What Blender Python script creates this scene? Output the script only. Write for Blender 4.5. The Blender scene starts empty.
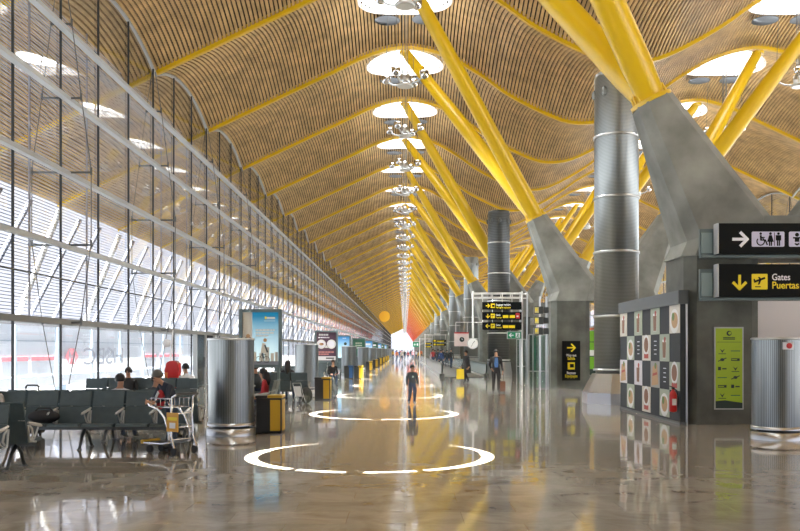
import bpy, bmesh, math, random
from mathutils import Vector, Matrix
random.seed(7)
S = bpy.context.scene
COL = S.collection
PI = math.pi
CAM_Z = 1.75
F = 860.0
B = 9.35                      # one bay of the hall, metres


def at(px, py, Y):
    """the point at distance Y along the hall that the photo shows at (px, py)"""
    return Vector(((px - 405.0) * Y / F, Y, CAM_Z + (350.0 - py) * Y / F))


# ------------------------------------------------------------------ materials
MATS = {}


def mat(name, col, rough=0.5, metal=0.0, noise=None, bump=None, spec=0.5, coat=0.0):
    """principled material; noise=(scale, amount, detail) varies the colour, bump=(scale, strength)"""
    if name in MATS:
        return MATS[name]
    m = bpy.data.materials.new(name)
    m.use_nodes = True
    nt = m.node_tree
    b = nt.nodes['Principled BSDF']
    b.inputs['Base Color'].default_value = (*col, 1)
    b.inputs['Roughness'].default_value = rough
    b.inputs['Metallic'].default_value = metal
    b.inputs['Specular IOR Level'].default_value = spec
    b.inputs['Coat Weight'].default_value = coat
    if noise or bump:
        tc = nt.nodes.new('ShaderNodeTexCoord')
    if noise:
        n = nt.nodes.new('ShaderNodeTexNoise')
        n.inputs['Scale'].default_value = noise[0]
        n.inputs['Detail'].default_value = noise[2] if len(noise) > 2 else 4
        r = nt.nodes.new('ShaderNodeValToRGB')
        a = noise[1]
        r.color_ramp.elements[0].position = 0.3
        r.color_ramp.elements[1].position = 0.7
        r.color_ramp.elements[0].color = (*[max(0, c * (1 - a)) for c in col], 1)
        r.color_ramp.elements[1].color = (*[min(1, c * (1 + a)) for c in col], 1)
        nt.links.new(tc.outputs['Object'], n.inputs['Vector'])
        nt.links.new(n.outputs['Fac'], r.inputs['Fac'])
        nt.links.new(r.outputs['Color'], b.inputs['Base Color'])
    if bump:
        n2 = nt.nodes.new('ShaderNodeTexNoise')
        n2.inputs['Scale'].default_value = bump[0]
        n2.inputs['Detail'].default_value = 5
        bp = nt.nodes.new('ShaderNodeBump')
        bp.inputs['Strength'].default_value = bump[1]
        bp.inputs['Distance'].default_value = 0.02
        nt.links.new(tc.outputs['Object'], n2.inputs['Vector'])
        nt.links.new(n2.outputs['Fac'], bp.inputs['Height'])
        nt.links.new(bp.outputs['Normal'], b.inputs['Normal'])
    MATS[name] = m
    return m


def mat_floor():
    m = bpy.data.materials.new('polished_marble')
    m.use_nodes = True
    nt = m.node_tree
    L = nt.links.new
    b = nt.nodes['Principled BSDF']
    tc = nt.nodes.new('ShaderNodeTexCoord')
    br = nt.nodes.new('ShaderNodeTexBrick')
    br.inputs['Scale'].default_value = 1.0
    br.inputs['Brick Width'].default_value = 1.2
    br.inputs['Row Height'].default_value = 0.62
    br.inputs['Mortar Size'].default_value = 0.003
    br.inputs['Mortar Smooth'].default_value = 0.2
    br.inputs['Bias'].default_value = 0.0
    br.inputs['Color1'].default_value = (0.36, 0.335, 0.28, 1)
    br.inputs['Color2'].default_value = (0.435, 0.405, 0.345, 1)
    br.inputs['Mortar'].default_value = (0.24, 0.22, 0.18, 1)
    L(tc.outputs['Object'], br.inputs['Vector'])
    n = nt.nodes.new('ShaderNodeTexNoise')
    n.inputs['Scale'].default_value = 1.3
    n.inputs['Detail'].default_value = 8
    n.inputs['Roughness'].default_value = 0.65
    n.inputs['Distortion'].default_value = 0.9
    L(tc.outputs['Object'], n.inputs['Vector'])
    r = nt.nodes.new('ShaderNodeValToRGB')
    r.color_ramp.elements[0].position = 0.33
    r.color_ramp.elements[0].color = (0.66, 0.62, 0.56, 1)
    r.color_ramp.elements[1].position = 0.62
    r.color_ramp.elements[1].color = (1.0, 1.0, 1.0, 1)
    L(n.outputs['Fac'], r.inputs['Fac'])
    mx = nt.nodes.new('ShaderNodeMix')
    mx.data_type = 'RGBA'
    mx.blend_type = 'MULTIPLY'
    mx.inputs[0].default_value = 1.0
    L(br.outputs['Color'], mx.inputs[6])
    L(r.outputs['Color'], mx.inputs[7])
    L(mx.outputs[2], b.inputs['Base Color'])
    # small dark mineral stains
    n3 = nt.nodes.new('ShaderNodeTexNoise')
    n3.inputs['Scale'].default_value = 60
    rr = nt.nodes.new('ShaderNodeMapRange')
    rr.inputs['To Min'].default_value = 0.025
    rr.inputs['To Max'].default_value = 0.085
    L(tc.outputs['Object'], n3.inputs['Vector'])
    L(n.outputs['Fac'], rr.inputs['Value'])
    L(rr.outputs['Result'], b.inputs['Roughness'])
    b.inputs['Specular IOR Level'].default_value = 0.72
    # each slab sits a hair differently, so reflections ripple
    w = nt.nodes.new('ShaderNodeTexNoise')
    w.inputs['Scale'].default_value = 2.2
    w.inputs['Detail'].default_value = 2
    bp = nt.nodes.new('ShaderNodeBump')
    bp.inputs['Strength'].default_value = 0.035
    bp.inputs['Distance'].default_value = 0.05
    L(tc.outputs['Object'], w.inputs['Vector'])
    L(w.outputs['Fac'], bp.inputs['Height'])
    L(bp.outputs['Normal'], b.inputs['Normal'])
    return m


def mat_glass(name, tint=(0.93, 0.96, 0.97), refl=1.0):
    m = bpy.data.materials.new(name)
    m.use_nodes = True
    nt = m.node_tree
    nt.nodes.remove(nt.nodes['Principled BSDF'])
    out = nt.nodes['Material Output']
    tr = nt.nodes.new('ShaderNodeBsdfTransparent')
    tr.inputs['Color'].default_value = (*tint, 1)
    gl = nt.nodes.new('ShaderNodeBsdfGlossy')
    gl.inputs['Roughness'].default_value = 0.02
    gl.inputs['Color'].default_value = (refl, refl, refl, 1)
    fr = nt.nodes.new('ShaderNodeFresnel')
    fr.inputs['IOR'].default_value = 1.68
    mx = nt.nodes.new('ShaderNodeMixShader')
    nt.links.new(fr.outputs['Fac'], mx.inputs['Fac'])
    nt.links.new(tr.outputs['BSDF'], mx.inputs[1])
    nt.links.new(gl.outputs['BSDF'], mx.inputs[2])
    nt.links.new(mx.outputs['Shader'], out.inputs['Surface'])
    MATS[name] = m
    return m


def mat_translucent(name, col):
    m = bpy.data.materials.new(name)
    m.use_nodes = True
    nt = m.node_tree
    nt.nodes.remove(nt.nodes['Principled BSDF'])
    out = nt.nodes['Material Output']
    tl = nt.nodes.new('ShaderNodeBsdfTranslucent')
    tl.inputs['Color'].default_value = (*col, 1)
    nt.links.new(tl.outputs['BSDF'], out.inputs['Surface'])
    MATS[name] = m
    return m


def mat_stripes(name, c1, c2, scale, axis, rough, metal, rough_noise=False):
    """vertical or ring stripes, as in perforated or ribbed sheet metal"""
    m = mat(name, c1, rough, metal)
    nt = m.node_tree
    b = nt.nodes['Principled BSDF']
    tc = nt.nodes.new('ShaderNodeTexCoord')
    L = nt.links.new
    if axis == 'angle':
        sx = nt.nodes.new('ShaderNodeSeparateXYZ')
        at2 = nt.nodes.new('ShaderNodeMath')
        at2.operation = 'ARCTAN2'
        L(tc.outputs['Object'], sx.inputs[0])
        L(sx.outputs['Y'], at2.inputs[0])
        L(sx.outputs['X'], at2.inputs[1])
        src = at2.outputs[0]
    else:
        sx = nt.nodes.new('ShaderNodeSeparateXYZ')
        L(tc.outputs['Object'], sx.inputs[0])
        src = sx.outputs[axis]
    mu = nt.nodes.new('ShaderNodeMath')
    mu.operation = 'MULTIPLY'
    mu.inputs[1].default_value = scale
    L(src, mu.inputs[0])
    sn = nt.nodes.new('ShaderNodeMath')
    sn.operation = 'SINE'
    L(mu.outputs[0], sn.inputs[0])
    mr = nt.nodes.new('ShaderNodeMapRange')
    mr.inputs['From Min'].default_value = -1
    L(sn.outputs[0], mr.inputs['Value'])
    mx = nt.nodes.new('ShaderNodeMix')
    mx.data_type = 'RGBA'
    mx.inputs[6].default_value = (*c1, 1)
    mx.inputs[7].default_value = (*c2, 1)
    L(mr.outputs['Result'], mx.inputs[0])
    L(mx.outputs[2], b.inputs['Base Color'])
    bp = nt.nodes.new('ShaderNodeBump')
    bp.inputs['Strength'].default_value = 0.08
    bp.inputs['Distance'].default_value = 0.01
    L(mr.outputs['Result'], bp.inputs['Height'])
    if axis != 'angle':
        L(bp.outputs['Normal'], b.inputs['Normal'])
    return m


def mat_gradient(name, c0, c1, z0, z1):
    """a printed colour gradient on a poster"""
    m = mat(name, c0, 0.35)
    nt = m.node_tree
    b = nt.nodes['Principled BSDF']
    tc = nt.nodes.new('ShaderNodeTexCoord')
    sx = nt.nodes.new('ShaderNodeSeparateXYZ')
    mr = nt.nodes.new('ShaderNodeMapRange')
    mr.inputs['From Min'].default_value = z0
    mr.inputs['From Max'].default_value = z1
    mx = nt.nodes.new('ShaderNodeMix')
    mx.data_type = 'RGBA'
    mx.inputs[6].default_value = (*c0, 1)
    mx.inputs[7].default_value = (*c1, 1)
    L = nt.links.new
    L(tc.outputs['Object'], sx.inputs[0])
    L(sx.outputs['Z'], mr.inputs['Value'])
    L(mr.outputs['Result'], mx.inputs[0])
    L(mx.outputs[2], b.inputs['Base Color'])
    L(mx.outputs[2], b.inputs['Emission Color'])
    b.inputs['Emission Strength'].default_value = .28
    return m


FLOOR = mat_floor()
GLASS = mat_glass('facade_glass')
GLASS_SMALL = mat_glass('balustrade_glass', (0.70, 0.84, 0.78))
SKYPANEL = mat_translucent('milky_skylight_glass', (0.27, 0.275, 0.285))
MESHDISC = mat_translucent('grey_mesh_disc', (0.22, 0.23, 0.24))
BAMBOO = mat('bamboo_slat', (0.50, 0.335, 0.155), 0.5, noise=(1.4, 0.28, 6))
BACKING = mat('dark_ceiling_backing', (0.030, 0.02, 0.012), 0.9)
YELLOW = mat('yellow_paint', (0.70, 0.46, 0.008), 0.32)
CONCRETE = mat('board_concrete', (0.215, 0.228, 0.212), 0.7, noise=(0.9, 0.42, 9), bump=(7, 0.12))
CONCRETE_D = mat('dark_concrete', (0.108, 0.117, 0.104), 0.65, noise=(1.6, 0.32, 9), bump=(9, 0.1))
ALU = mat('anodised_aluminium', (0.44, 0.47, 0.49), 0.42, 0.15)
ALU_B = mat('weathered_transom', (0.20, 0.205, 0.195), 0.5, 0.1)
ALU_D = mat('dark_mullion', (0.035, 0.04, 0.045), 0.45, 0.2)
CABLE = mat('steel_cable', (0.14, 0.145, 0.145), 0.4, 0.6)
LOUVRE = mat('louvre_grey', (0.36, 0.36, 0.42), 0.6)
WHITE = mat('white_enamel', (0.80, 0.81, 0.82), 0.4)
OFFWHITE = mat('white_wall_panel', (0.70, 0.69, 0.74), 0.5)
CHROME = mat('chrome', (0.72, 0.73, 0.75), 0.13, 1.0)
STEEL = mat('brushed_steel', (0.55, 0.57, 0.58), 0.28, 1.0)
STEELD = mat('dark_steel', (0.10, 0.11, 0.115), 0.35, 0.8)
DRUM = mat_stripes('perforated_drum_steel', (0.30, 0.325, 0.33), (0.12, 0.135, 0.14), 84, 'angle', 0.3, 0.9)
DUCT = mat_stripes('ribbed_duct_steel', (0.31, 0.335, 0.34), (0.20, 0.22, 0.225), 140, 'Z', 0.33, 0.85)
DUCTD = mat_stripes('ribbed_dark_duct', (0.10, 0.11, 0.115), (0.055, 0.06, 0.062), 60, 'Z', 0.4, 0.6)
BLACK = mat('black_plastic', (0.012, 0.013, 0.014), 0.4)
SIGNBLK = mat('sign_black', (0.004, 0.0055, 0.006), 0.5, spec=.12)
SIGNYEL = mat('sign_yellow', (0.85, 0.68, 0.01), 0.45)
SIGNWHT = mat('sign_white', (0.80, 0.81, 0.90), 0.45)
SIGNLIL = mat('sign_lilac', (0.56, 0.56, 0.75), 0.45)
SIGNGRN = mat('sign_green', (0.01, 0.25, 0.12), 0.4)
SIGNRED = mat('sign_red', (0.55, 0.03, 0.04), 0.4)
BINYEL = mat('bin_yellow', (0.52, 0.33, 0.015), 0.35)
BINBLUE = mat('bin_blue', (0.02, 0.11, 0.30), 0.35)
SEAT = mat('petrol_grey_upholstery', (0.060, 0.088, 0.098), 0.5, noise=(9, 0.12, 3))
ARM = mat('pale_grey_armrest', (0.45, 0.46, 0.45), 0.4)
LIME = mat('lime_poster', (0.34, 0.50, 0.02), 0.45)
GREENP = mat('green_poster', (0.16, 0.42, 0.02), 0.45)
GREENDK = mat('dark_green_print', (0.02, 0.12, 0.07), 0.45)
INK = mat('dark_ink', (0.015, 0.035, 0.03), 0.5)
KIOSK = mat('kiosk_charcoal', (0.036, 0.043, 0.05), 0.55, spec=.25)
KIOSKF = mat('kiosk_fascia', (0.085, 0.10, 0.11), 0.4)
PAPER = mat('photo_cream', (0.62, 0.60, 0.53), 0.4)
PAPERG = mat('photo_sage', (0.36, 0.42, 0.33), 0.4)
PAPERP = mat('photo_pink', (0.52, 0.22, 0.20), 0.4)
PLATE = mat('photo_plate_white', (0.75, 0.76, 0.76), 0.4)
FOODBR = mat('photo_brown', (0.22, 0.085, 0.03), 0.4)
FOODTAN = mat('photo_tan', (0.50, 0.30, 0.14), 0.4)
FOODRED = mat('photo_red', (0.40, 0.035, 0.02), 0.4)
FOODGRN = mat('photo_green', (0.10, 0.20, 0.03), 0.4)
RED = mat('red_enamel', (0.55, 0.012, 0.012), 0.35)
REDPALE = mat('faded_red_print', (0.66, 0.22, 0.26), 0.5)
GREYPALE = mat('faded_grey_print', (0.27, 0.29, 0.34), 0.5)
TEALPOST = mat_gradient('poster_teal_sky', (0.62, 0.80, 0.84), (0.0, 0.14, 0.26), 1.35, 2.75)
BLUEPOST = mat_gradient('poster_blue_sky', (0.55, 0.78, 0.88), (0.0, 0.16, 0.42), 1.35, 2.75)
PLUM = mat('poster_plum', (0.075, 0.035, 0.065), 0.35)
FRAMEG = mat('poster_frame_grey', (0.12, 0.165, 0.175), 0.4, 0.2)
JET = mat('jet_bridge_white', (0.85, 0.90, 0.97), 0.5)
JETB = mat('jet_bridge_blue', (0.42, 0.52, 0.62), 0.5)
APRON = mat('apron_concrete', (0.11, 0.113, 0.12), 0.85, noise=(0.2, 0.1, 4))
RUBBER = mat('black_rubber', (0.014, 0.015, 0.015), 0.6)
BELT = mat('walkway_belt', (0.022, 0.024, 0.024), 0.5)
SHOPWALL = mat('shop_wall_grey', (0.36, 0.37, 0.37), 0.55)
EYE = mat('eye_dark', (0.01, 0.008, 0.008), 0.2)

# ------------------------------------------------------------------ mesh builder


class MB:
    def __init__(self):
        self.v = []
        self.f = []

    def _add(self, vs, fs, m=0, smooth=False):
        o = len(self.v)
        self.v.extend([tuple(p) for p in vs])
        for f in fs:
            self.f.append((tuple(i + o for i in f), m, smooth))
        return self

    def box(self, x0, x1, y0, y1, z0, z1, m=0):
        vs = [(x0, y0, z0), (x1, y0, z0), (x1, y1, z0), (x0, y1, z0), (x0, y0, z1), (x1, y0, z1), (x1, y1, z1), (x0, y1, z1)]
        return self._add(vs, [(0, 3, 2, 1), (4, 5, 6, 7), (0, 1, 5, 4), (1, 2, 6, 5), (2, 3, 7, 6), (3, 0, 4, 7)], m)

    def cbox(self, cx, cy, cz, sx, sy, sz, m=0):
        return self.box(cx - sx / 2, cx + sx / 2, cy - sy / 2, cy + sy / 2, cz - sz / 2, cz + sz / 2, m)

    def loft(self, rings, m=0, smooth=False, cap=True, closed=True):
        n = len(rings[0])
        vs = [p for r in rings for p in r]
        fs = []
        for k in range(len(rings) - 1):
            for i in range(n if closed else n - 1):
                j = (i + 1) % n
                fs.append((k * n + i, k * n + j, (k + 1) * n + j, (k + 1) * n + i))
        self._add(vs, fs, m, smooth)
        if cap:
            self._add(rings[0], [tuple(reversed(range(n)))], m)
            self._add(rings[-1], [tuple(range(n))], m)
        return self

    def tube(self, path, r, n=10, m=0, smooth=True, cap=True):
        path = [Vector(p) for p in path]
        rs = r if isinstance(r, (list, tuple)) else [r] * len(path)
        rings = []
        d0 = (path[1] - path[0]).normalized()
        up = Vector((0, 0, 1)) if abs(d0.z) < 0.9 else Vector((0, 1, 0))
        a = d0.cross(up).normalized()
        for i, p in enumerate(path):
            if i == 0:
                d = path[1] - path[0]
            elif i == len(path) - 1:
                d = path[-1] - path[-2]
            else:
                d = (path[i + 1] - path[i]).normalized() + (path[i] - path[i - 1]).normalized()
            d.normalize()
            a = (a - d * a.dot(d)).normalized()
            b = d.cross(a)
            rings.append([p + (a * math.cos(t) + b * math.sin(t)) * rs[i] for t in [2 * PI * k / n for k in range(n)]])
        return self.loft(rings, m, smooth, cap)

    def lathe(self, prof, n=24, m=0, smooth=True, c=(0, 0, 0), cap=True):
        """prof: list of (r, z); sharp profile corners need doubled points"""
        rings = [[(c[0] + r * math.cos(t), c[1] + r * math.sin(t), c[2] + z) for t in [2 * PI * k / n for k in range(n)]] for r, z in prof]
        return self.loft(rings, m, smooth, cap)

    def cyl(self, c, r, h, n=20, m=0):
        return self.lathe([(r, 0), (r, h)], n, m, True, c)

    def sphere(self, c, r, m=0, sx=1, sy=1, sz=1, n=14):
        prof = [(max(1e-4, r * math.sin(PI * k / 9)), -r * math.cos(PI * k / 9)) for k in range(10)]
        rings = [[(c[0] + q * math.cos(t) * sx, c[1] + q * math.sin(t) * sy, c[2] + z * sz) for t in [2 * PI * k / n for k in range(n)]] for q, z in prof]
        return self.loft(rings, m, True, True)

    def prism(self, pts, y0, y1, m=0):
        """outline in X,Z pushed from y0 (front) to y1"""
        n = len(pts)
        a = sum(pts[i][0] * pts[(i + 1) % n][1] - pts[(i + 1) % n][0] * pts[i][1] for i in range(n))
        if a < 0:
            pts = list(reversed(pts))
        vs = [(x, y0, z) for x, z in pts] + [(x, y1, z) for x, z in pts]
        fs = [tuple(range(n)), tuple(reversed(range(n, 2 * n)))]
        fs += [(i, n + i, n + (i + 1) % n, (i + 1) % n) for i in range(n)]
        return self._add(vs, fs, m)

    def disc(self, x, z, r, y0, y1, m=0, n=20, sz=1.0):
        return self.prism([(x + r * math.cos(2 * PI * k / n), z + r * sz * math.sin(2 * PI * k / n)) for k in range(n)], y0, y1, m)

    def rect(self, x0, x1, z0, z1, y0, y1, m=0):
        return self.prism([(x0, z0), (x1, z0), (x1, z1), (x0, z1)], y0, y1, m)

    def bar2(self, p, q, w, y0, y1, m=0):
        """a straight stroke of width w in the X,Z plane"""
        d = Vector((q[0] - p[0], q[1] - p[1])).normalized() * (w / 2)
        return self.prism([(p[0] - d.y, p[1] + d.x), (p[0] + d.y, p[1] - d.x), (q[0] + d.y, q[1] - d.x), (q[0] - d.y, q[1] + d.x)], y0, y1, m)

    def build(self, name, mats, parent=None, loc=None, rz=0, bevel=0):
        me = bpy.data.meshes.new(name)
        me.from_pydata(self.v, [], [f[0] for f in self.f])
        mats = mats if isinstance(mats, (list, tuple)) else [mats]
        for m in mats:
            me.materials.append(m)
        me.polygons.foreach_set('material_index', [f[1] for f in self.f])
        me.polygons.foreach_set('use_smooth', [f[2] for f in self.f])
        me.update()
        o = bpy.data.objects.new(name, me)
        COL.objects.link(o)
        if parent is not None:
            o.parent = parent
        if loc is not None:
            o.location = loc
        if rz:
            o.rotation_euler = (0, 0, rz)
        if bevel:
            md = o.modifiers.new('edge', 'BEVEL')
            md.width = bevel
            md.segments = 2
            md.limit_method = 'ANGLE'
        return o


def tag(o, label, cat, group=None, kind='thing'):
    o['label'] = label
    o['category'] = cat
    o['kind'] = kind
    if group:
        o['group'] = group
    return o


def structure(o):
    o['kind'] = 'structure'
    return o


def empty(name, loc=(0, 0, 0), rz=0):
    o = bpy.data.objects.new(name, None)
    COL.objects.link(o)
    o.location = loc
    o.rotation_euler = (0, 0, rz)
    o.empty_display_size = 0.2
    return o


def copy_tree(o, parent=None, loc=None, rz=None):
    c = o.copy()
    COL.objects.link(c)
    c.parent = parent
    if loc is not None:
        c.location = loc
    if rz is not None:
        c.rotation_euler = (0, 0, rz)
    for ch in list(o.children):
        copy_tree(ch, c)
    return c


def text(body, size, loc, m, parent, rz=0.0, align='LEFT', bold=0.0, flip=False, name='lettering', sx=1.0):
    cu = bpy.data.curves.new(name, 'FONT')
    cu.body = body
    cu.size = size
    cu.align_x = align
    cu.offset = bold
    cu.extrude = 0.002
    cu.materials.append(m)
    tmp = bpy.data.objects.new(name, cu)
    COL.objects.link(tmp)
    me = bpy.data.meshes.new_from_object(tmp.evaluated_get(bpy.context.evaluated_depsgraph_get()))
    bpy.data.objects.remove(tmp)
    k = -sx if flip else sx
    for v in me.vertices:
        v.co.x *= k
    if not me.materials:
        me.materials.append(m)
    me.name = name
    o = bpy.data.objects.new(name, me)
    COL.objects.link(o)
    o.parent = parent
    o.location = loc
    o.rotation_euler = (PI / 2, 0, rz)
    return o


ORD = ['first', 'second', 'third', 'fourth', 'fifth', 'sixth', 'seventh', 'eighth', 'ninth', 'tenth', 'eleventh', 'twelfth']

# ------------------------------------------------------------------ people
SEG = [('pelvis', 'spine'), ('spine', 'chest'), ('chest', 'neck'), ('neck', 'jaw'), ('jaw', 'skull'), ('skull', 'top')]
for s in 'lr':
    SEG += [('chest', 'sh' + s), ('sh' + s, 'el' + s), ('el' + s, 'wr' + s), ('wr' + s, 'palm' + s), ('pelvis', 'hip' + s), ('hip' + s, 'kn' + s), ('kn' + s, 'an' + s), ('an' + s, 'toe' + s)]
RAD = dict(pelvis=(.145, .105), spine=(.13, .095), chest=(.15, .105), neck=(.055, .058), jaw=(.058, .068), skull=(.078, .092), top=(.05, .06))
for s in 'lr':
    RAD.update({'sh' + s: (.064, .064), 'el' + s: (.046, .046), 'wr' + s: (.031, .031), 'palm' + s: (.040, .022), 'hip' + s: (.088, .09), 'kn' + s: (.060, .062), 'an' + s: (.042, .046), 'toe' + s: (.042, .032)})


def stand_pose():
    J = dict(pelvis=(0, 0, .95), spine=(0, .01, 1.13), chest=(0, .0, 1.34), neck=(0, .01, 1.49), jaw=(0, -.012, 1.555), skull=(0, -.008, 1.635), top=(0, 0, 1.705))
    for s, k in (('l', 1), ('r', -1)):
        J.update({'sh' + s: (.185 * k, .01, 1.405), 'el' + s: (.235 * k, .03, 1.13), 'wr' + s: (.245 * k, -.04, .88), 'palm' + s: (.24 * k, -.055, .80),
                  'hip' + s: (.095 * k, 0, .90), 'kn' + s: (.10 * k, -.015, .49), 'an' + s: (.10 * k, .03, .085), 'toe' + s: (.115 * k, -.14, .04)})
    return J


def sit_pose(lean=0.0):
    J = dict(pelvis=(0, -.02, .55), spine=(0, .03 - lean * .3, .72), chest=(0, .08 - lean, .93), neck=(0, .09 - lean * 1.4, 1.08), jaw=(0, .065 - lean * 1.6, 1.145), skull=(0, .07 - lean * 1.65, 1.225), top=(0, .075 - lean * 1.7, 1.295))
    for s, k in (('l', 1), ('r', -1)):
        J.update({'sh' + s: (.18 * k, .08 - lean, .995), 'el' + s: (.235 * k, .04 - lean, .74), 'wr' + s: (.13 * k, -.17 - lean * .5, .68), 'palm' + s: (.09 * k, -.24 - lean * .5, .66),
                  'hip' + s: (.095 * k, -.05, .52), 'kn' + s: (.11 * k, -.47, .53), 'an' + s: (.11 * k, -.45, .085), 'toe' + s: (.12 * k, -.62, .04)})
    for k in ('pelvis', 'spine', 'chest', 'neck', 'jaw', 'skull', 'top', 'shl', 'shr', 'ell', 'elr', 'wrl', 'wrr', 'palml', 'palmr'):
        J[k] = (J[k][0], J[k][1], J[k][2] - .06)
    return J


def person(label, J, loc, rz, scale, top, trouser, shoe, hair, skin=None, long_hair=False, group=None, build_scale=1.0, cap=None, cat='person', glasses=False, head=1.0):
    skin = skin or mat('skin', (0.50, 0.27, 0.17), 0.5)
    J = {k: Vector(v) for k, v in J.items()}
    for k in ('jaw', 'skull', 'top'):
        J[k] = J['neck'] + (J[k] - J['neck']) * head
    hs = lambda n: head if n in ('jaw', 'skull', 'top') else 1.0
    names = list(J.keys())
    root = 'pelvis'
    idx = {}
    verts, rads, edges = [], [], []
    for n in names:
        idx[n] = len(verts)
        verts.append(J[n])
        r = RAD[n]
        rads.append((r[0] * build_scale * hs(n), r[1] * build_scale * hs(n)))
    for a, b in SEG:
        edges.append((idx[a], idx[b]))
    # nose
    fwd = Vector((0, -1, 0))
    headv = (J['top'] - J['jaw']).normalized()
    hf = (fwd - headv * fwd.dot(headv)).normalized()
    verts.append(J['skull'] + hf * 0.098 * head - headv * 0.025)
    rads.append((.014, .014))
    edges.append((idx['skull'], len(verts) - 1))
    # hands: four fingers and a thumb each, slightly curled
    fing_ids = set()
    for s, k in (('l', 1), ('r', -1)):
        w, p = J['wr' + s], J['palm' + s]
        d = (p - w).normalized()
        side = d.cross(Vector((k, 0, 0)))
        if side.length < .2:
            side = d.cross(Vector((0, 0, 1)))
        side.normalize()
        nrm = d.cross(side).normalized() * 1.0
        if nrm.dot(Vector((-k, 0, 0))) < 0:
            nrm = -nrm
        for q, ln in ((-.030, .052), (-.010, .066), (.010, .070), (.030, .058)):
            b0 = p + side * q * .9 + d * .028
            m1 = b0 + d * ln * .55 + side * q * .12 + nrm * .006
            m2 = m1 + d * ln * .42 + nrm * .022
            i0 = len(verts)
            verts += [b0, m1, m2]
            rads += [(.0105, .0105), (.0092, .0092), (.0072, .0072)]
            edges += [(idx['palm' + s], i0), (i0, i0 + 1), (i0 + 1, i0 + 2)]
            fing_ids |= {i0, i0 + 1, i0 + 2}
        t0 = p - d * .01 + side * -.042
        t1 = t0 + d * .032 - side * .022 + nrm * .01
        t2 = t1 + d * .028 + nrm * .012
        i0 = len(verts)
        verts += [t0, t1, t2]
        rads += [(.0125, .0125), (.011, .011), (.0085, .0085)]
        edges += [(idx['palm' + s], i0), (i0, i0 + 1), (i0 + 1, i0 + 2)]
    me = bpy.data.meshes.new('person')
    me.from_pydata([tuple(v) for v in verts], edges, [])
    tmp = bpy.data.objects.new('tmp', me)
    COL.objects.link(tmp)
    sk = tmp.modifiers.new('s', 'SKIN')
    sk.use_smooth_shade = True
    for i, sv in enumerate(me.skin_vertices[0].data):
        sv.radius = rads[i]
        sv.use_root = (i == idx[root])
    sb = tmp.modifiers.new('u', 'SUBSURF')
    sb.levels = 1
    sb.render_levels = 1
    dg = bpy.context.evaluated_depsgraph_get()
    body = bpy.data.meshes.new_from_object(tmp.evaluated_get(dg))
    bpy.data.objects.remove(tmp)
    body.name = 'person'
    body.materials.clear()
    for m in (skin, top, trouser, shoe):
        body.materials.append(m)
    segs = []
    for a, b in SEG:
        if b in ('jaw', 'skull', 'top') or b.startswith('palm'):
            mi = 0
        elif a == 'neck':
            mi = 0
        elif b.startswith('toe'):
            mi = 3
        elif b.startswith(('hip', 'kn', 'an')):
            mi = 2
        else:
            mi = 1
        segs.append((J[a], J[b], mi))
    hand_c = [J['palm' + s] for s in 'lr']
    for p in body.polygons:
        c = p.center
        best, bm_ = 9, 1
        for a, b, mi in segs:
            ab = b - a
            t = max(0, min(1, (c - a).dot(ab) / max(1e-9, ab.length_squared)))
            dd = (c - (a + ab * t)).length
            if dd < best:
                best, bm_ = dd, mi
        if min((c - h).length for h in hand_c) < .075:
            bm_ = 0
        p.material_index = bm_
        p.use_smooth = True
    o = bpy.data.objects.new('person', body)
    COL.objects.link(o)
    o.location = loc
    o.rotation_euler = (0, 0, rz)
    o.scale = (scale,) * 3
    tag(o, label, cat, group)
    # hair follows the skull
    c = (J['skull'] + J['top']) / 2 - hf * .012
    h = MB()
    right = headv.cross(hf)
    rings = []
    for k in range(0, 8):
        ph = PI * .62 * k / 7
        ring = []
        for q in range(18):
            th = 2 * PI * q / 18
            f = math.cos(th)
            cut = 1.0 if f < .35 else 1.0 - .33 * (f - .35) / .65
            a = ph * cut
            ring.append(c + headv * (.112 * head * math.cos(a)) + (hf * math.cos(th) * .112 + right * math.sin(th) * .096) * head * max(.02, math.sin(a)))
        rings.append(ring)
    h.loft(rings, 0, True, True)
    if long_hair:
        bk = J['neck'] - hf * .07
        h.tube([c - hf * .05, J['jaw'] - hf * .085, bk - headv * .02, bk - headv * .14], [.10, .10, .095, .05], 12)
    h.build('hair', hair, o)
    e = MB()
    for k in (-1, 1):
        e.sphere(J['skull'] + hf * .088 * head + right * .033 * k + headv * .006, .0115)
    e.build('eyes', EYE, o)
    ml = MB()
    ml.sphere(J['jaw'] + hf * .070 * head + headv * .012, .02, 0, 1.2, .5, .3)
    ml.build('mouth', mat('lips', (0.35, 0.10, 0.08), .5), o)
    if cap:
        k = MB()
        rr = []
        for q in range(5):
            a = PI * .5 * q / 4
            rr.append([c + headv * (.118 * math.cos(a) + .004) + (hf * math.cos(t) * .117 + right * math.sin(t) * .101) * max(.02, math.sin(a)) for t in [2 * PI * u / 16 for u in range(16)]])
        k.loft(rr, 0, True)
        k.build('cap', cap, o)
    if glasses:
        g = MB()
        for k in (-1, 1):
            g.sphere(J['skull'] + hf * .100 + right * .034 * k + headv * .006, .026, 0, 1, .4, .8)
        g.build('sunglasses', BLACK, o)
    return o


# ------------------------------------------------------------------ roof profile
PR = [(-18.6, 9.0), (-18.0, 9.3), (-14.0, 11.25), (-10.25, 13.1), (-7.5, 14.4), (-3.9, 16.1), (-1.9, 17.05), (0, 17.45), (2.1, 17.05), (3.9, 16.05), (5.4, 15.0), (8.0, 13.75), (9.2, 13.55),
      (10.6, 13.8), (12.9, 15.0), (14.4, 16.05), (16.2, 17.0), (18.3, 17.45), (20.2, 17.05), (22.2, 16.1), (25.8, 14.4), (28.55, 13.1), (32.0, 11.3), (36.0, 9.3)]


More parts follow.
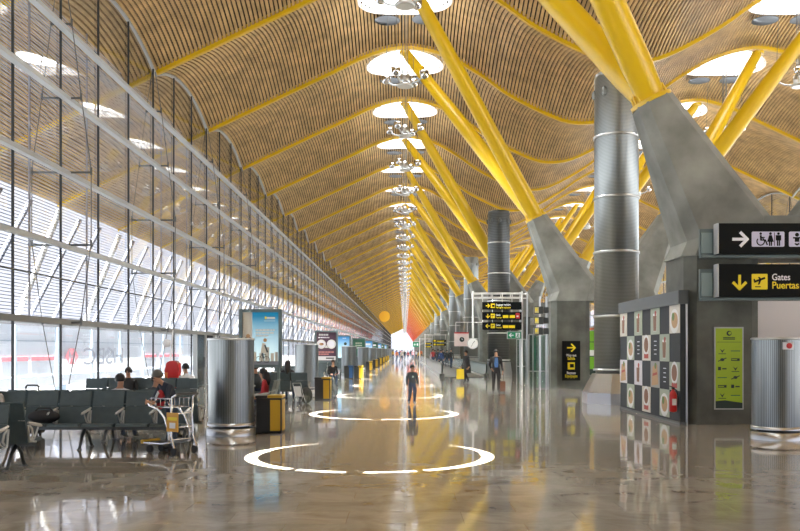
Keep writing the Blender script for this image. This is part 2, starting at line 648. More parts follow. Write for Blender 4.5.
def zr(x):
    P = PR
    x = max(P[0][0], min(P[-1][0], x))
    i = 0
    while i < len(P) - 2 and x > P[i + 1][0]:
        i += 1

    def sl(j):
        if j <= 0:
            return (P[1][1] - P[0][1]) / (P[1][0] - P[0][0])
        if j >= len(P) - 1:
            return (P[-1][1] - P[-2][1]) / (P[-1][0] - P[-2][0])
        return (P[j + 1][1] - P[j - 1][1]) / (P[j + 1][0] - P[j - 1][0])
    h = P[i + 1][0] - P[i][0]
    t = (x - P[i][0]) / h
    m0, m1 = sl(i) * h, sl(i + 1) * h
    return (2 * t**3 - 3 * t**2 + 1) * P[i][1] + (t**3 - 2 * t**2 + t) * m0 + (-2 * t**3 + 3 * t**2) * P[i + 1][1] + (t**3 - t**2) * m1


def bulge(u):
    """u runs 0..1 from one beam to the next"""
    return 0.95 * (1 - (2 * u - 1) ** 2)


def ceil_z(x, u):
    # the waves flatten out towards the eaves
    f = 1.0
    if x < -10.25:
        f = max(0, (x + 18.0) / 7.75)
    elif x > 28.55:
        f = max(0, (36.0 - x) / 7.45)
    return zr(x) + bulge(u) * f


XL, XR = -18.0, 36.0
FAC = -10.25                  # glass front
FACR = 28.55
RIB0 = 44.6
K0, K1 = -9, 62               # bays K0..K1-1, beams K0..K1
YEND = RIB0 + B * K1
RIDGES = (0.0, 18.3)
RS = 2.12                      # skylight opening radius
PITCH = 0.165


def make_ceiling():
    m = MB()
    n = int((XR - XL) / PITCH)
    for i in range(n):
        xa = XL + i * PITCH
        xc = xa + PITCH / 2
        cuts = [(0.0, B)]
        for rx in RIDGES:
            d = abs(xc - rx)
            if d < RS:
                h = math.sqrt(RS * RS - d * d)
                cuts = [(0.0, B / 2 - h), (B / 2 + h, B)]
        for (ya, yb) in cuts:
            seg = max(3, int((yb - ya) / 0.85))
            w = 0.052
            A, D, Cb, Db, E1, E2 = [], [], [], [], [], []
            for j in range(seg + 1):
                y = ya + (yb - ya) * j / seg
                u = y / B
                zl, zh = ceil_z(xc - w, u), ceil_z(xc + w, u)
                A.append((xc - w, y, zl))
                D.append((xc + w, y, zh))
                Cb.append((xc - w, y, zl + .075))
                Db.append((xc + w, y, zh + .075))
                E1.append((xa, y, ceil_z(xa, u) + .16))
                E2.append((xa + PITCH, y, ceil_z(xa + PITCH, u) + .16))
            m.loft([A, D], 0, True, False, False)
            m.loft([Cb, A], 0, False, False, False)
            m.loft([D, Db], 0, False, False, False)
            m.loft([E1, E2], 1, True, False, False)
    return m


ceil0 = make_ceiling().build('ceiling', [BAMBOO, BACKING])
structure(ceil0)
ceil0.location = (0, RIB0 + B * K0, 0)
for k in range(K0 + 1, K1):
    c = ceil0.copy()
    COL.objects.link(c)
    c.location = (0, RIB0 + B * k, 0)

# roof beams
beam_me = None
for k in range(K0, K1 + 1):
    if beam_me is None:
        m = MB()
        n = 110
        rings = []
        for i in range(n + 1):
            x = XL + (XR - XL) * i / n
            z = zr(x)
            rings.append([(x, -.10, z - .12), (x, .10, z - .12), (x, .10, z + .18), (x, -.10, z + .18)])
        m.loft(rings, 0, False)
        o = m.build('roof_beam', YELLOW)
        beam_me = o.data
    else:
        o = bpy.data.objects.new('roof_beam', beam_me)
        COL.objects.link(o)
    o.location = (0, RIB0 + B * k, 0)
    q = k + 1
    if 0 <= q < 7:
        tag(o, f'curved yellow roof beam across the slatted ceiling, {ORD[q]} in view from the near end', 'beam')
    elif q >= 7:
        tag(o, 'curved yellow roof beam, one of those far down the hall', 'beam', 'distant yellow roof beams')
    else:
        tag(o, 'curved yellow roof beam over the near floor, ahead of the first in view', 'beam', 'roof beams above the near floor')

# ------------------------------------------------------------------ skylights
SUN_SLOTS = [(119, 235), (241, 262), (271, 291), (297, 407)]  # made-up slots that shape the sun into ring arcs on the floor


def make_skylight(rx):
    m = MB()
    N = 180
    r0, r1, r2 = 1.78, 2.045, 2.15
    zp = 18.62

    def pt(r, a, z=zp):
        return (r * math.cos(a), r * math.sin(a), z)
    m._add([pt(r0, 2 * PI * i / N) for i in range(N)], [tuple(range(N))], 0)
    for i in range(N):
        a0, a1 = 2 * PI * i / N, 2 * PI * (i + 1) / N
        deg = (i + .5) * 360 / N
        ri = r1
        for lo, hi in SUN_SLOTS:
            for dd in (deg, deg + 360):
                if lo <= dd <= hi:
                    c2 = math.cos(math.radians(deg)) ** 2
                    w = .125 + .075 * c2
                    if hi - lo > 60:
                        e = (dd - lo) if lo == 119 else (hi - dd)
                        w *= max(.12, min(1, e / 42))
                    ri = r1 - w
        m._add([pt(r0, a0), pt(ri, a0), pt(ri, a1), pt(r0, a1)], [(0, 1, 2, 3)], 0)
        m._add([pt(r1, a0), pt(r2, a0), pt(r2, a1), pt(r1, a1)], [(0, 1, 2, 3)], 1)
        # skirt down to the slats
        zb0 = ceil_z(rx + r2 * math.cos(a0), .5 + r2 * math.sin(a0) / B) - .03
        zb1 = ceil_z(rx + r2 * math.cos(a1), .5 + r2 * math.sin(a1) / B) - .03
        m._add([pt(r2, a0), pt(r2, a0, zb0), pt(r2, a1, zb1), pt(r2, a1)], [(0, 1, 2, 3)], 1, True)
        m._add([pt(r2 + .07, a0), pt(r2 + .07, a0, zb0), pt(r2 + .07, a1, zb1), pt(r2 + .07, a1)], [(3, 2, 1, 0)], 1, True)
        m._add([pt(r2, a0, zb0), pt(r2 + .07, a0, zb0), pt(r2 + .07, a1, zb1), pt(r2, a1, zb1)], [(0, 1, 2, 3)], 1)
    return m


for rx in RIDGES:
    s0 = None
    for k in range(K0, K1):
        y = RIB0 + B * (k + .5)
        if rx > 1 and (y < 20 or y > 200):
            continue
        if s0 is None:
            s0 = make_skylight(rx).build('skylight', [SKYPANEL, WHITE])
            o = s0
        else:
            o = s0.copy()
            COL.objects.link(o)
        o.location = (rx, y, 0)
        structure(o)

# ------------------------------------------------------------------ hanging light clusters


def make_cluster():
    r = empty('hanging_light_cluster')
    h = MB()
    h.lathe([(.02, .55), (.10, .5), (.24, .33), (.27, .16), (.24, .0), (.10, -.12), (.02, -.16)], 20)
    h.lathe([(.30, -.20), (.36, -.18), (.36, -.10), (.30, -.06)], 20)
    h.build('hub', STEEL, r)
    for k in range(4):
        a = PI / 4 + k * PI / 2 + .35
        ca, sa = math.cos(a), math.sin(a)
        p = MB()
        p.tube([(ca * .25, sa * .25, -.1), (ca * .62, sa * .62, -.02), (ca * .92, sa * .92, .16)], .04, 8)
        arm = p.build('arm', STEEL, r)
        q = MB()
        q.lathe([(.05, -.06), (.17, .0), (.21, .14), (.21, .30), (.19, .30), (.16, .12)], 16, 0, True, (ca * .98, sa * .98, .12))
        q.build('spotlight', CHROME, arm)
    c = MB()
    for k in range(4):
        a = PI / 4 + k * PI / 2 + .35
        c.tube([(.98 * math.cos(a), .98 * math.sin(a), .42), (.85 * math.cos(a), .85 * math.sin(a), 4.15)], .012, 5)
    for x, y in ((-.12, 0), (.12, 0), (0, .12), (.05, -.12)):
        c.tube([(x, y, .3), (x, y, 4.25)], .014, 5)
    c.build('cables', CABLE, r)
    for x, y in ((-.85, 1.75), (.95, 1.6)):
        d = MB()
        d.lathe([(.62, 0), (.62, .03)], 28, 0, False, (x, y, 3.55))
        for t in range(3):
            a = t * 2.1
            d.tube([(x + .5 * math.cos(a), y + .5 * math.sin(a), 3.58), (x + .5 * math.cos(a), y + .5 * math.sin(a), 4.0)], .01, 4)
        d.build('mesh_reflector', MESHDISC, r)
    return r


FILL_UP, FILL_DOWN = 210.0, 3900.0
proto = make_cluster()
first = True
for rx in RIDGES:
    q = 0
    for k in range(-2, K1):
        y = RIB0 + B * (k + .5)
        if rx > 1 and (y < 35 or y > 135):
            continue
        o = proto if first else copy_tree(proto)
        first = False
        o.location = (rx, y, 14.15)
        if rx < 1 and q < 8:
            tag(o, f'chrome four-armed light cluster under the central skylights, {ORD[q]} from the near end', 'light')
        elif rx < 1:
            tag(o, 'small chrome light cluster far down the central row', 'light', 'far light clusters of the central row')
        else:
            tag(o, 'chrome light cluster hanging under the skylights of the right-hand roof wave', 'light', 'light clusters of the right-hand roof wave')
        q += 1
        # added fill lamps at each cluster, one spot aimed up and one down
        for nm, en, size, zz, rx_ in (('fill_spot_up', FILL_UP, 165, 14.75, PI), ('fill_spot_down', FILL_DOWN, 125, 13.9, 0)):
            la = bpy.data.lights.new(nm, 'SPOT')
            la.energy = en
            la.spot_size = math.radians(size)
            la.spot_blend = 1.0
            la.shadow_soft_size = .6
            la.color = (.98, 1.0, .985)
            lo = bpy.data.objects.new(nm, la)
            COL.objects.link(lo)
            lo.location = (rx, y, zz)
            lo.rotation_euler = (rx_, 0, 0)

# ------------------------------------------------------------------ V-shaped columns


def strut_col(t):
    if t < .27:
        return (0.70, 0.46, 0.008)
    if t < .47:
        s = (t - .27) / .20
        return (0.70 + .02 * s, 0.46 - .26 * s, 0.012)
    s = min(1, (t - .47) / .3)
    return (0.72 - .06 * s, 0.20 - .13 * s, 0.014 + .014 * s)


def chamfer_rect(x0, x1, y0, y1, z, c):
    return [(x0 + c, y0, z), (x1 - c, y0, z), (x1, y0 + c, z), (x1, y1 - c, z), (x1 - c, y1, z), (x0 + c, y1, z), (x0, y1 - c, z), (x0, y0 + c, z)]


VAL = 9.15
NCOL = 32
base_me = {}


def v_column(Y, t, label, group):
    r = empty('concrete_column', (VAL, Y, 0))
    tag(r, label, 'column', group)
    c = strut_col(t)
    paint = mat('strut_paint_%02d' % round(t * 100), c, 0.3)
    hw, ht = .92, .40

    def mk(key, name, fn, m, parent):
        if key in base_me:
            o = bpy.data.objects.new(name, base_me[key])
            COL.objects.link(o)
            o.parent = parent
        else:
            o = fn().build(name, m, parent)
            base_me[key] = o.data
        return o

    def base(sg):
        def fn():
            m = MB()
            x0, x1 = (-2.5, -.72) if sg < 0 else (1.12, 2.56)
            m.loft([chamfer_rect(x0, x1, -hw, hw, z, .24) for z in (0, 3.98)], 0, False)
            return m
        return fn

    def portal():
        m = MB()
        m.box(-.95, .95, -hw + .02, hw - .02, 3.985, 4.93)
        return m

    # collar end centre and axis
    def arm(sg):
        def fn():
            m = MB()
            A = chamfer_rect(-2.56, -.66, -hw - .02, hw + .02, 3.985, .26)
            Bm = chamfer_rect(-2.40, -.42, -hw, hw, 4.93, .26)
            # tilt the second ring so that it follows the crotch
            Bm = [(x, y, 4.35 + (x + 2.40) / 1.98 * .62) for x, y, z in Bm]
            Ct = Vector((-3.06, 0, 7.86))
            ax = (Ct - Vector((-1.45, 0, 4.4))).normalized()
            sx = Vector((ax.z, 0, -ax.x))
            Cc = []
            for (x, y) in ((-.55, -1), (.55, -1), (1, -.55), (1, .55), (.55, 1), (-.55, 1), (-1, .55), (-1, -.55)):
                p = Ct + sx * (x * .46) + Vector((0, 1, 0)) * (y * .46)
                Cc.append(tuple(p))
            rings = [A, Bm, Cc]
            if sg > 0:
                rings = [[(-x, y, z) for x, y, z in reversed(rg)] for rg in rings]
            m.loft(rings, 0, False)
            return m
        return fn

    for sg in (-1, 1):
        mk(('base', sg), 'base', base(sg), CONCRETE_D, r)
    mk('portal', 'lintel', portal, CONCRETE, r)
    for sg in (-1, 1):
        a = mk(('arm', sg), 'arm', arm(sg), CONCRETE, r)
        Ct = Vector((sg * 3.06, 0, 7.86))
        ax = (Ct - Vector((sg * 1.45, 0, 4.4))).normalized()

        m = MB()
        m.tube([Ct - ax * .02, Ct + ax * .08], .52, 20)
        sd = Vector((0, 1, 0))
        s2 = ax.cross(sd)
        for q in range(14):
            th = 2 * PI * q / 14
            d = sd * math.cos(th) + s2 * math.sin(th)
            m.tube([Ct + ax * .08 + d * .42, Ct + ax * .30 + d * .40], .035, 6)
        m.build('collar', paint, r)
        for dy in (-1, 1):
            tip = Vector((sg * VAL, dy * B / 2, 17.20))
            st = Ct + ax * .08 + Vector((0, dy * .10, 0))
            d = tip - st
            m = MB()
            m.tube([st, st + d * .08, st + d * .55, tip - d * .02, tip], [.335, .375, .34, .25, .16], 18)
            s = m.build('strut', paint, r)
            m = MB()
            m.tube([tip - Vector((0, 0, .12)), tip + Vector((0, 0, .02))], .30, 14)
            m.build('head_plate', paint, s)
    return r


for k in range(0, NCOL + 1):
    Y = RIB0 - B / 2 + 2 * B * (k - 1)
    t = max(0, (Y - 20)) / 600.0
    if k == 0:
        pass
    lab = None
    g = None
    if k == 0:
        lab = 'V-shaped concrete column with yellow struts, nearest, behind the overhead Gates sign'
    elif k == 1:
        lab = 'V-shaped concrete column with yellow struts and a black Salida sign on its base'
    elif k < 6:
        lab = f'V-shaped concrete column with yellow roof struts, {ORD[k]} in the row from the near end'
    elif k < 16:
        lab = 'V-shaped concrete column far along the row with yellow to orange struts'
        g = 'distant columns with orange struts'
    else:
        lab = 'V-shaped concrete column at the far end of the row with red-orange struts'
        g = 'farthest columns with red-orange struts'
    v_column(Y, t, lab, g)

# ------------------------------------------------------------------ glass fronts, one window per bay
TR = [2.6, 4.8, 6.97, 9.2, 11.2]


def make_window(louvres):
    w = empty('window_1')
    structure(w)
    zt = [ceil_z(FAC, i / 24) - .02 for i in range(25)]
    g = MB()
    pts = [(0, B * i / 24, zt[i]) for i in range(25)]
    g._add([(0, 0, .05), (0, B, .05)] + list(reversed(pts)), [tuple(range(27))], 0)
    g.build('glass', GLASS, w)
    for i in range(3):
        y = i * B / 3 + 2.70
        m = MB()
        m.box(.02, .075, y - .030, y + .030, .0, ceil_z(FAC, y / B) - .01)
        m.build('mullion', ALU_D, w)
    for i, z in enumerate(TR):
        m = MB()
        if i == 0:
            m.box(.0, .34, .004, B - .004, z - .07, z + .06)
            m.box(.34, .37, .004, B - .004, z - .11, z + .02)
        else:
            m.box(.12, .30, .004, B - .004, z - .05, z + .07)
            m.box(.30, .36, .004, B - .004, z - .085, z + .045)
        m.build('transom', ALU_B if i == 0 else ALU, w)
    m = MB()
    m.tube([(.08, .004, 3.85), (.08, B - .004, 3.85)], .025, 6)
    m.build('tie_rod', CABLE, w)
    m = MB()
    for i in range(24):
        m.tube([(.03, B * i / 24, zt[i] - .06), (.03, B * (i + 1) / 24, zt[i + 1] - .06)], .07, 6)
    m.build('window_head', ALU, w)
    # bowstring truss on one mullion: struts either side, cable through their ends
    y = 2 * B / 3 + 2.70
    t = MB()
    prof = [(0.10, .1), (2.65, .58), (4.95, .88), (7.1, .88), (9.3, .58), (11.5, .3), (13.0, .06)]
    for s in (-1, 1):
        t.tube([(s * h + .07, y, z) for z, h in prof], .016, 5)
        for z, h in prof[1:6]:
            t.tube([(.07, y, z - .09), (.07 + s * h, y, z - .09)], .034, 6)
            t.tube([(.07 + s * h, y, z - .16), (.07 + s * h, y, z + .06)], .035, 6)
    t.build('cable_truss', CABLE, w)
    if louvres:
        l = MB()
        z = 2.82
        while z < 12.9:
            l.box(-1.13, -1.10, 0, B, z - .009, z + .009)
            z += .10
        l.build('louvre', LOUVRE, w)
        l = MB()
        for yy in (.0, B / 2):
            l.box(-1.10, -1.05, yy, yy + .05, 2.7, 13.0)
        l.build('louvre_post', LOUVRE, w)
    return w


wl = make_window(True)
wr = make_window(False)
n = 1
for k in range(K0, K1):
    o = wl if k == K0 else copy_tree(wl)
    o.location = (FAC, RIB0 + B * k, 0)
    o.name = 'window_%d' % n
    n += 1
for k in range(K0, K1):
    if RIB0 + B * k < 25 or RIB0 + B * k > 230:
        continue
    o = copy_tree(wr)
    o.location = (FACR, RIB0 + B * (k + 1), 0)
    o.rotation_euler = (0, 0, PI)
    o.name = 'window_%d' % n
    n += 1
for ch in list(wr.children):
    bpy.data.objects.remove(ch)
bpy.data.objects.remove(wr)

# leaning white supports outside
m = MB()
m.tube([(0, 0, 9.0), (-2.2, 0, 3.45)], .15, 10)
s0 = m.build('outside_support', WHITE)
for dy in (3.0, 6.1):  # added grey bars stand in for diagonal shadows between the supports
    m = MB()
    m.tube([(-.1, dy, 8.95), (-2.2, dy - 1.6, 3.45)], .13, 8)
    m.build('shadow_bar', mat('shadow_bar_grey', (.20, .22, .28), .5), s0)
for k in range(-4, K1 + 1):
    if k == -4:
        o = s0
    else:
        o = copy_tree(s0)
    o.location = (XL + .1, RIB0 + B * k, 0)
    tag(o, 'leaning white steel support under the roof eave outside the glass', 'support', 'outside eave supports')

m = MB()
m.box(-21.4, -19.4, RIB0 - 5 * B, YEND, 3.15, 3.46)  # outside ledge under the feet of the leaning supports
structure(m.build('outside_ledge', mat('ledge_grey', (.22, .225, .235), .7)))
# end front
w = empty('window_end', (0, YEND + .1, 0))
structure(w)
g = MB()
xs = [FAC + (FACR - FAC) * i / 60 for i in range(61)]
g._add([(x, 0, zr(x)) for x in xs] + [(FACR, 0, 0), (FAC, 0, 0)], [tuple(range(63))], 0)
g.build('glass', GLASS, w)
for i in range(0, 14):
    x = FAC + i * (FACR - FAC) / 13
    m = MB()
    m.box(x - .06, x + .06, -.15, -.02, 0, zr(x))
    m.build('mullion', ALU, w)
for z in (3, 7):
    m = MB()
    m.box(FAC, FACR, -.12, -.03, z - .06, z + .06)
    m.build('transom', ALU, w)

# ------------------------------------------------------------------ floor and ground
m = MB()
m.box(FAC - .3, FACR + .3, RIB0 + B * K0, YEND + .2, -.4, 0)
structure(m.build('floor', FLOOR))
m = MB()
m.box(-400, 400, -200, 900, -4.3, -4.0)
structure(m.build('ground', APRON))
m = MB()
m.box(FAC - .1, FAC + .16, RIB0 + B * K0, YEND, 0, .06)
structure(m.build('baseboard_left', ALU))

m = MB()
m.box(FAC - .3, FACR + .3, RIB0 + B * K0 - .4, RIB0 + B * K0, 0, 18.5)
structure(m.build('wall_back', SHOPWALL))
# door in the glass front
d = empty('door_1', (FAC + .2, 43.0, 0))
structure(d)
m = MB()
m.box(-.06, .12, -2.0, -1.85, 0, 2.5)
m.box(-.06, .12, 1.85, 2.0, 0, 2.5)
m.box(-.06, .12, -.06, .06, 0, 2.5)
m.box(-.06, .12, -2.0, 2.0, 2.5, 2.62)
m.build('door_frame', ALU, d)
for s in (-1, 1):
    m = MB()
    m.box(0, .05, s * .96 - .86, s * .96 + .86, .02, 2.5)
    leaf = m.build('door_leaf', mat('dark_door_glass', (0.012, 0.02, 0.022), .15), d)
    m = MB()
    m.tube([(.09, s * .2, .9), (.09, s * .2, 1.4)], .018, 8)
    m.build('handle', CHROME, leaf)
# ------------------------------------------------------------------ jet bridge outside
j = empty('jet_bridge', (-26, 75, 0))
tag(j, 'white passenger boarding bridge with a faded red stripe outside the lower glass', 'jet bridge')
Y0, Y1 = -32, 60
m = MB()
m.box(-3.2, 0, Y0, Y1, -.9, 3.6)
m.build('tunnel', JET, j)
m = MB()
for z in (-.15, 2.35):
    m.box(-.01, .03, Y0, Y1, z, z + .05)
m.build('panel_seam', JETB, j)
m = MB()
m.box(-3.3, .08, Y0, Y1, 3.6, 3.8)
m.build('roof_edge', mat('bridge_roof_grey', (.16, .165, .17), .8), j)
m = MB()
for y0 in (-29, -24.3, -19.6, -15.2, 11, 16, 21):
    m.box(0, .03, y0, y0 + 3.9, 1.0, 1.28)
m.build('red_stripe', REDPALE, j)
m = MB()
for y0 in range(Y0, Y1, 7):
    m.box(.0, .16, y0, y0 + .3, -.9, 3.6)
m.build('frame', JETB, j)
for y0 in range(-26, 60, 20):
    m = MB()
    m.tube([(-1.6, y0, -4), (-1.6, y0, -.9)], .45, 12)
    m.build('support_leg', JETB, j)
# mirrored advert on the bridge: red hexagon mark, then letters read from behind
m = MB()
yc, zc, q = -8.3, 1.25, .62
for s in (-1, 1):
    m._add([(.17, yc + s * 2.1 * q, zc), (.17, yc + s * q, zc + q), (.17, yc + s * q, zc - q)], [(0, 1, 2)])
    m._add([(.17, yc - q, zc + s * q), (.17, yc + q, zc + s * q), (.17, yc, zc)], [(0, 1, 2)])
m.build('hexagon_emblem', REDPALE, j)
text('HSBC', 2.0, (.17, -1.0, .55), GREYPALE, j, rz=PI / 2, align='CENTER', flip=True, bold=.01, sx=2.05)
# ------------------------------------------------------------------ steel ducts


def duct(X, Y, label, dark=False, group=None, top=10.7, br=.90):
    r = empty('ventilation_duct', (X, Y, 0))
    tag(r, label, 'duct', group)
    R = .72
    m = MB()
    m.lathe([(R * .93, .97), (R * .93, 1.06), (R, 1.06), (R, top)], 36)
    m.build('tube', DUCTD if dark else DUCT, r)
    for z in (1.10, 2.85, 4.95, 6.75, 8.75):
        q = MB()
        q.lathe([(R, z - .04), (R + .035, z - .03), (R + .035, z + .03), (R, z + .04)], 36)
        q.build('ring', STEEL, r)
    q = MB()
    q.lathe([(R * .98, top), (R * .98, top + .12), (R * .8, top + .16)], 36)
    for a in range(8):
        th = a * PI / 4
        q.sphere((R * math.cos(th), R * math.sin(th), top - .55), .16, 0, .6, .6, 1)
    q.build('cap', STEELD if dark else DUCT, r)
    q = MB()

    def ring(h, z, n=8):
        return [(h * math.cos(2 * PI * i / n + PI / 8), h * math.sin(2 * PI * i / n + PI / 8), z) for i in range(n)]
    q.loft([ring(br, 0), ring(br, .36)], 0, False)
    q.loft([ring(br - .02, .365), ring(.80, .97)], 0, False)
    q.build('flared_base', STEEL, r)
    return r


duct(6.98, 28.4, 'tall ribbed steel duct with a flared base, the near one beside the food kiosk', br=1.14)
duct(6.15, 56.4, 'dark ribbed duct with a ring of vents near its top, behind the gantry', True)
duct(6.5, 84.5, 'ribbed steel duct third in the line behind the columns')
for i in range(4):
    duct(6.5, 112.5 + 28.05 * i, 'ribbed steel duct far down the line of columns', False, 'distant steel ducts')

# ------------------------------------------------------------------ drums


def drum():
    r = empty('air_drum')
    m = MB()
    m.lathe([(.47, .22), (.47, 1.95)], 48)
    m.build('perforated_body', DRUM, r)
    m = MB()
    m.lathe([(.44, 1.95), (.485, 1.95), (.485, 1.985), (.46, 1.995), (.44, 1.99)], 48)
    m.build('top_rim', STEEL, r)
    m = MB()
    m.lathe([(.485, .20), (.485, .26), (.45, .26), (.45, .2)], 48)
    m.build('bottom_rim', STEEL, r)
    m = MB()
    m.lathe([(.38, .13), (.38, .22)], 32)
    m.build('shadow_gap', BLACK, r)
    m = MB()
    m.lathe([(.50, 0), (.50, .145), (.47, .155), (.02, .155)], 48)
    m.build('plinth', STEEL, r)
    return r


dr = drum()
spots = [(-3.60, 17.8, 'brushed steel perforated air drum beside the luggage cart and the near bin'),
         (7.33, 16.95, 'brushed steel perforated air drum under the overhead Gates sign'),
         (-4.0, 35.0, 'brushed steel perforated air drum second along the seats, behind the woman in red'),
         (-3.55, 54.5, 'brushed steel perforated air drum third along the seats, by the blue and yellow bins')]
for i in range(9):
    spots.append((-3.55 + .03 * i, 73.0 + 18.7 * i, None))
for i, (x, y, l) in enumerate(spots):
    o = dr if i == 0 else copy_tree(dr)
    o.location = (x, y, 0)
    if l:
        tag(o, l, 'air vent')
    else:
        tag(o, 'steel air drum, one of the small ones far along the row of seats', 'air vent', 'distant air drums')
r = dr
m = MB()
m.box(-.07, .07, -.485, -.465, 1.80, 1.90)
m = MB()
st = spots[1]
o = [c for c in bpy.data.objects if c.name.startswith('air_drum') and abs(c.location.x - 7.33) < .01][0]
m.rect(-.10, .10, 1.76, 1.90, -.50, -.478, 0)
m.disc(.02, 1.83, .055, -.503, -.50, 1)
m.build('sticker', [SIGNWHT, SIGNRED], o)

# ------------------------------------------------------------------ bins


def bin_(x, y, label, col, group=None):
    r = empty('litter_bin', (x, y, 0), 0)
    tag(r, label, 'bin', group)
    m = MB()
    m.box(-.27, .27, -.22, .22, .0, .74)
    m.build('body', BLACK, r, bevel=.012)
    m = MB()
    m.box(.03, .24, -.235, -.222, .05, .70)
    m.box(.272, .282, -.18, .18, .05, .70)
    m.build('front_panel', col, r)
    m = MB()
    m.box(-.285, -.03, -.235, .235, .742, .79)
    m.build('lid', BLACK, r, bevel=.01)
    m = MB()
    m.box(-.028, .285, -.235, .235, .742, .80)
    m.build('coloured_lid', col, r, bevel=.01)
    m = MB()
    m.disc(.12, .0, .001, 0, .001)
    return r


bin_(-2.86, 18.28, 'black litter bin with a yellow lid and panel, beside the near steel drum', BINYEL)
bin_(-2.88, 30.2, 'black litter bin with a yellow lid and panel, second along the seats', BINYEL)
bin_(-2.80, 52.0, 'black litter bin with a yellow panel beside the blue bin', BINYEL)
b = bin_(-3.42, 52.4, 'blue-fronted litter bin beside the third steel drum', BINBLUE)
for i in range(6):
    bin_(-3.0, 72 + 15 * i, 'litter bin with a yellow panel, small and far along the seats', BINYEL, 'distant litter bins')

# ------------------------------------------------------------------ advertising stands


def stand(x, y, w, z0, z1, label, group=None):
    r = empty('advertising_stand', (x, y, 0))
    tag(r, label, 'poster stand', group)
    m = MB()
    t = .09
    m.box(-w / 2 - t, -w / 2, -.09, .09, z0 - t, z1 + t)
    m.box(w / 2, w / 2 + t, -.09, .09, z0 - t, z1 + t)
    m.box(-w / 2, w / 2, -.09, .09, z1, z1 + t)
    m.box(-w / 2, w / 2, -.09, .09, z0 - t, z0)
    m.box(-w / 2, w / 2, -.02, .06, z0, z1)
    m.build('frame', FRAMEG, r)
    for s in (-1, 1):
        m = MB()
        m.box(s * w / 2 * .98 - .04, s * w / 2 * .98 + .04, -.04, .04, 0, z0 - t)
        m.build('leg', FRAMEG, r)
    return r


def layer(i):
    return -.021 - .003 * i, -.020 - .003 * (i - 1) if i else -.020


def lines_of_text(m, x0, x1, z, h, n, gap, lay, mi, seed=1):
    rnd = random.Random(seed)
    for q in range(n):
        x = x0
        xe = x1 - (x1 - x0) * (.35 if q == n - 1 else .05 * rnd.random())
        while x < xe - .02:
            wd = rnd.uniform(.05, .12)
            m.rect(x, min(x + wd, xe), z - h, z, *layer(lay), mi)
            x += wd + .02
        z -= gap


# near poster with the cyclist
r = stand(-4.24, 25.3, 1.06, 1.32, 2.86, 'grey-framed poster stand with a cyclist under a teal sky, behind the near steel drum')
m = MB()
m.rect(-.53, .53, 1.32, 2.86, *layer(0), 0)
m.rect(-.53, -.25, 1.32, 2.86, *layer(1), 1)
m.rect(-.25, .53, 1.32, 1.42, *layer(1), 2)
for x, h, w in ((.18, .52, .14), (.34, .30, .10), (.46, .34, .09), (.02, .3, .12), (-.18, .34, .1)):
    m.rect(x - w / 2, x + w / 2, 1.42, 1.42 + h * .8, *layer(2), 1)
lines_of_text(m, -.15, .42, 2.36, .045, 3, .085, 3, 1, 3)
m.rect(.12, .17, 2.66, 2.73, *layer(3), 3)
m.rect(.18, .42, 2.66, 2.72, *layer(3), 4)
m.rect(.10, .42, 2.60, 2.61, *layer(3), 4)
for x in (-.05, .17):      # bicycle
    for q in range(16):
        a, a2 = 2 * PI * q / 16, 2 * PI * (q + 1) / 16
        m.bar2((x + .09 * math.cos(a), 1.47 + .09 * math.sin(a)), (x + .09 * math.cos(a2), 1.47 + .09 * math.sin(a2)), .012, *layer(4), 5)
m.bar2((-.05, 1.47), (.03, 1.62), .014, *layer(4), 5)
m.bar2((.03, 1.62), (.15, 1.62), .014, *layer(4), 5)
m.bar2((.15, 1.62), (.17, 1.47), .014, *layer(4), 5)
m.bar2((.05, 1.66), (.10, 1.95), .11, *layer(5), 1)      # rider
m.disc(.13, 2.04, .055, *layer(5), 6)
m.bar2((.12, 1.9), (.2, 1.68), .045, *layer(6), 7)
m.bar2((.05, 1.66), (.08, 1.5), .05, *layer(6), 7)
m.disc(-.37, 2.16, .06, *layer(5), 6)
m.bar2((-.37, 1.8), (-.37, 2.12), .17, *layer(4), 7)
m.rect(-.53, -.25, 1.42, 1.55, *layer(3), 7)
m.build('poster', [TEALPOST, PAPER, GREYPALE, SIGNYEL, PLATE, INK, FOODTAN, STEELD], r)
# plum poster with two plates
r = stand(-4.04, 44.2, 1.0, 1.2, 2.66, 'plum poster stand with two white plates like spectacles, second along the seats')
m = MB()
m.rect(-.5, .5, 1.2, 2.66, *layer(0), 0)
lines_of_text(m, -.38, .40, 2.58, .09, 1, .12, 1, 1, 5)
lines_of_text(m, -.42, .46, 2.42, .06, 1, .12, 1, 1, 6)
for s in (-1, 1):
    m.disc(s * .26, 2.05, .235, *layer(1), 1, 28)
    m.disc(s * .26, 2.05, .16, *layer(2), 2, 28)
m.disc(-.25, 2.05, .12, *layer(3), 3, 14, .55)
m.disc(-.20, 2.07, .06, *layer(4), 4, 10, .6)
m.prism([(-.09, 1.86), (.09, 1.86), (0, 2.0)], *layer(1), 1)
lines_of_text(m, -.40, .42, 1.68, .075, 2, .11, 1, 5, 9)
m.rect(-.48, .48, 1.22, 1.43, *layer(1), 1)
m.rect(-.02, .40, 1.30, 1.36, *layer(2), 6)
m.build('poster', [PLUM, PLATE, SIGNWHT, FOODTAN, FOODBR, PAPERP, INK], r)
# blue poster with a dark-haired figure
r = stand(-4.5, 62.0, 1.0, 1.2, 2.72, 'blue poster stand with a dark-haired figure in white, third along the seats')
m = MB()
m.rect(-.5, .5, 1.2, 2.72, *layer(0), 0)
m.bar2((.2, 1.2), (.2, 2.05), .3, *layer(1), 1)
m.disc(.2, 2.2, .11, *layer(2), 2)
m.bar2((.1, 1.9), (.0, 1.45), .09, *layer(3), 3)
lines_of_text(m, .0, .4, 2.62, .05, 1, .1, 1, 1, 2)
m.build('poster', [BLUEPOST, PLATE, INK, FOODTAN], r)
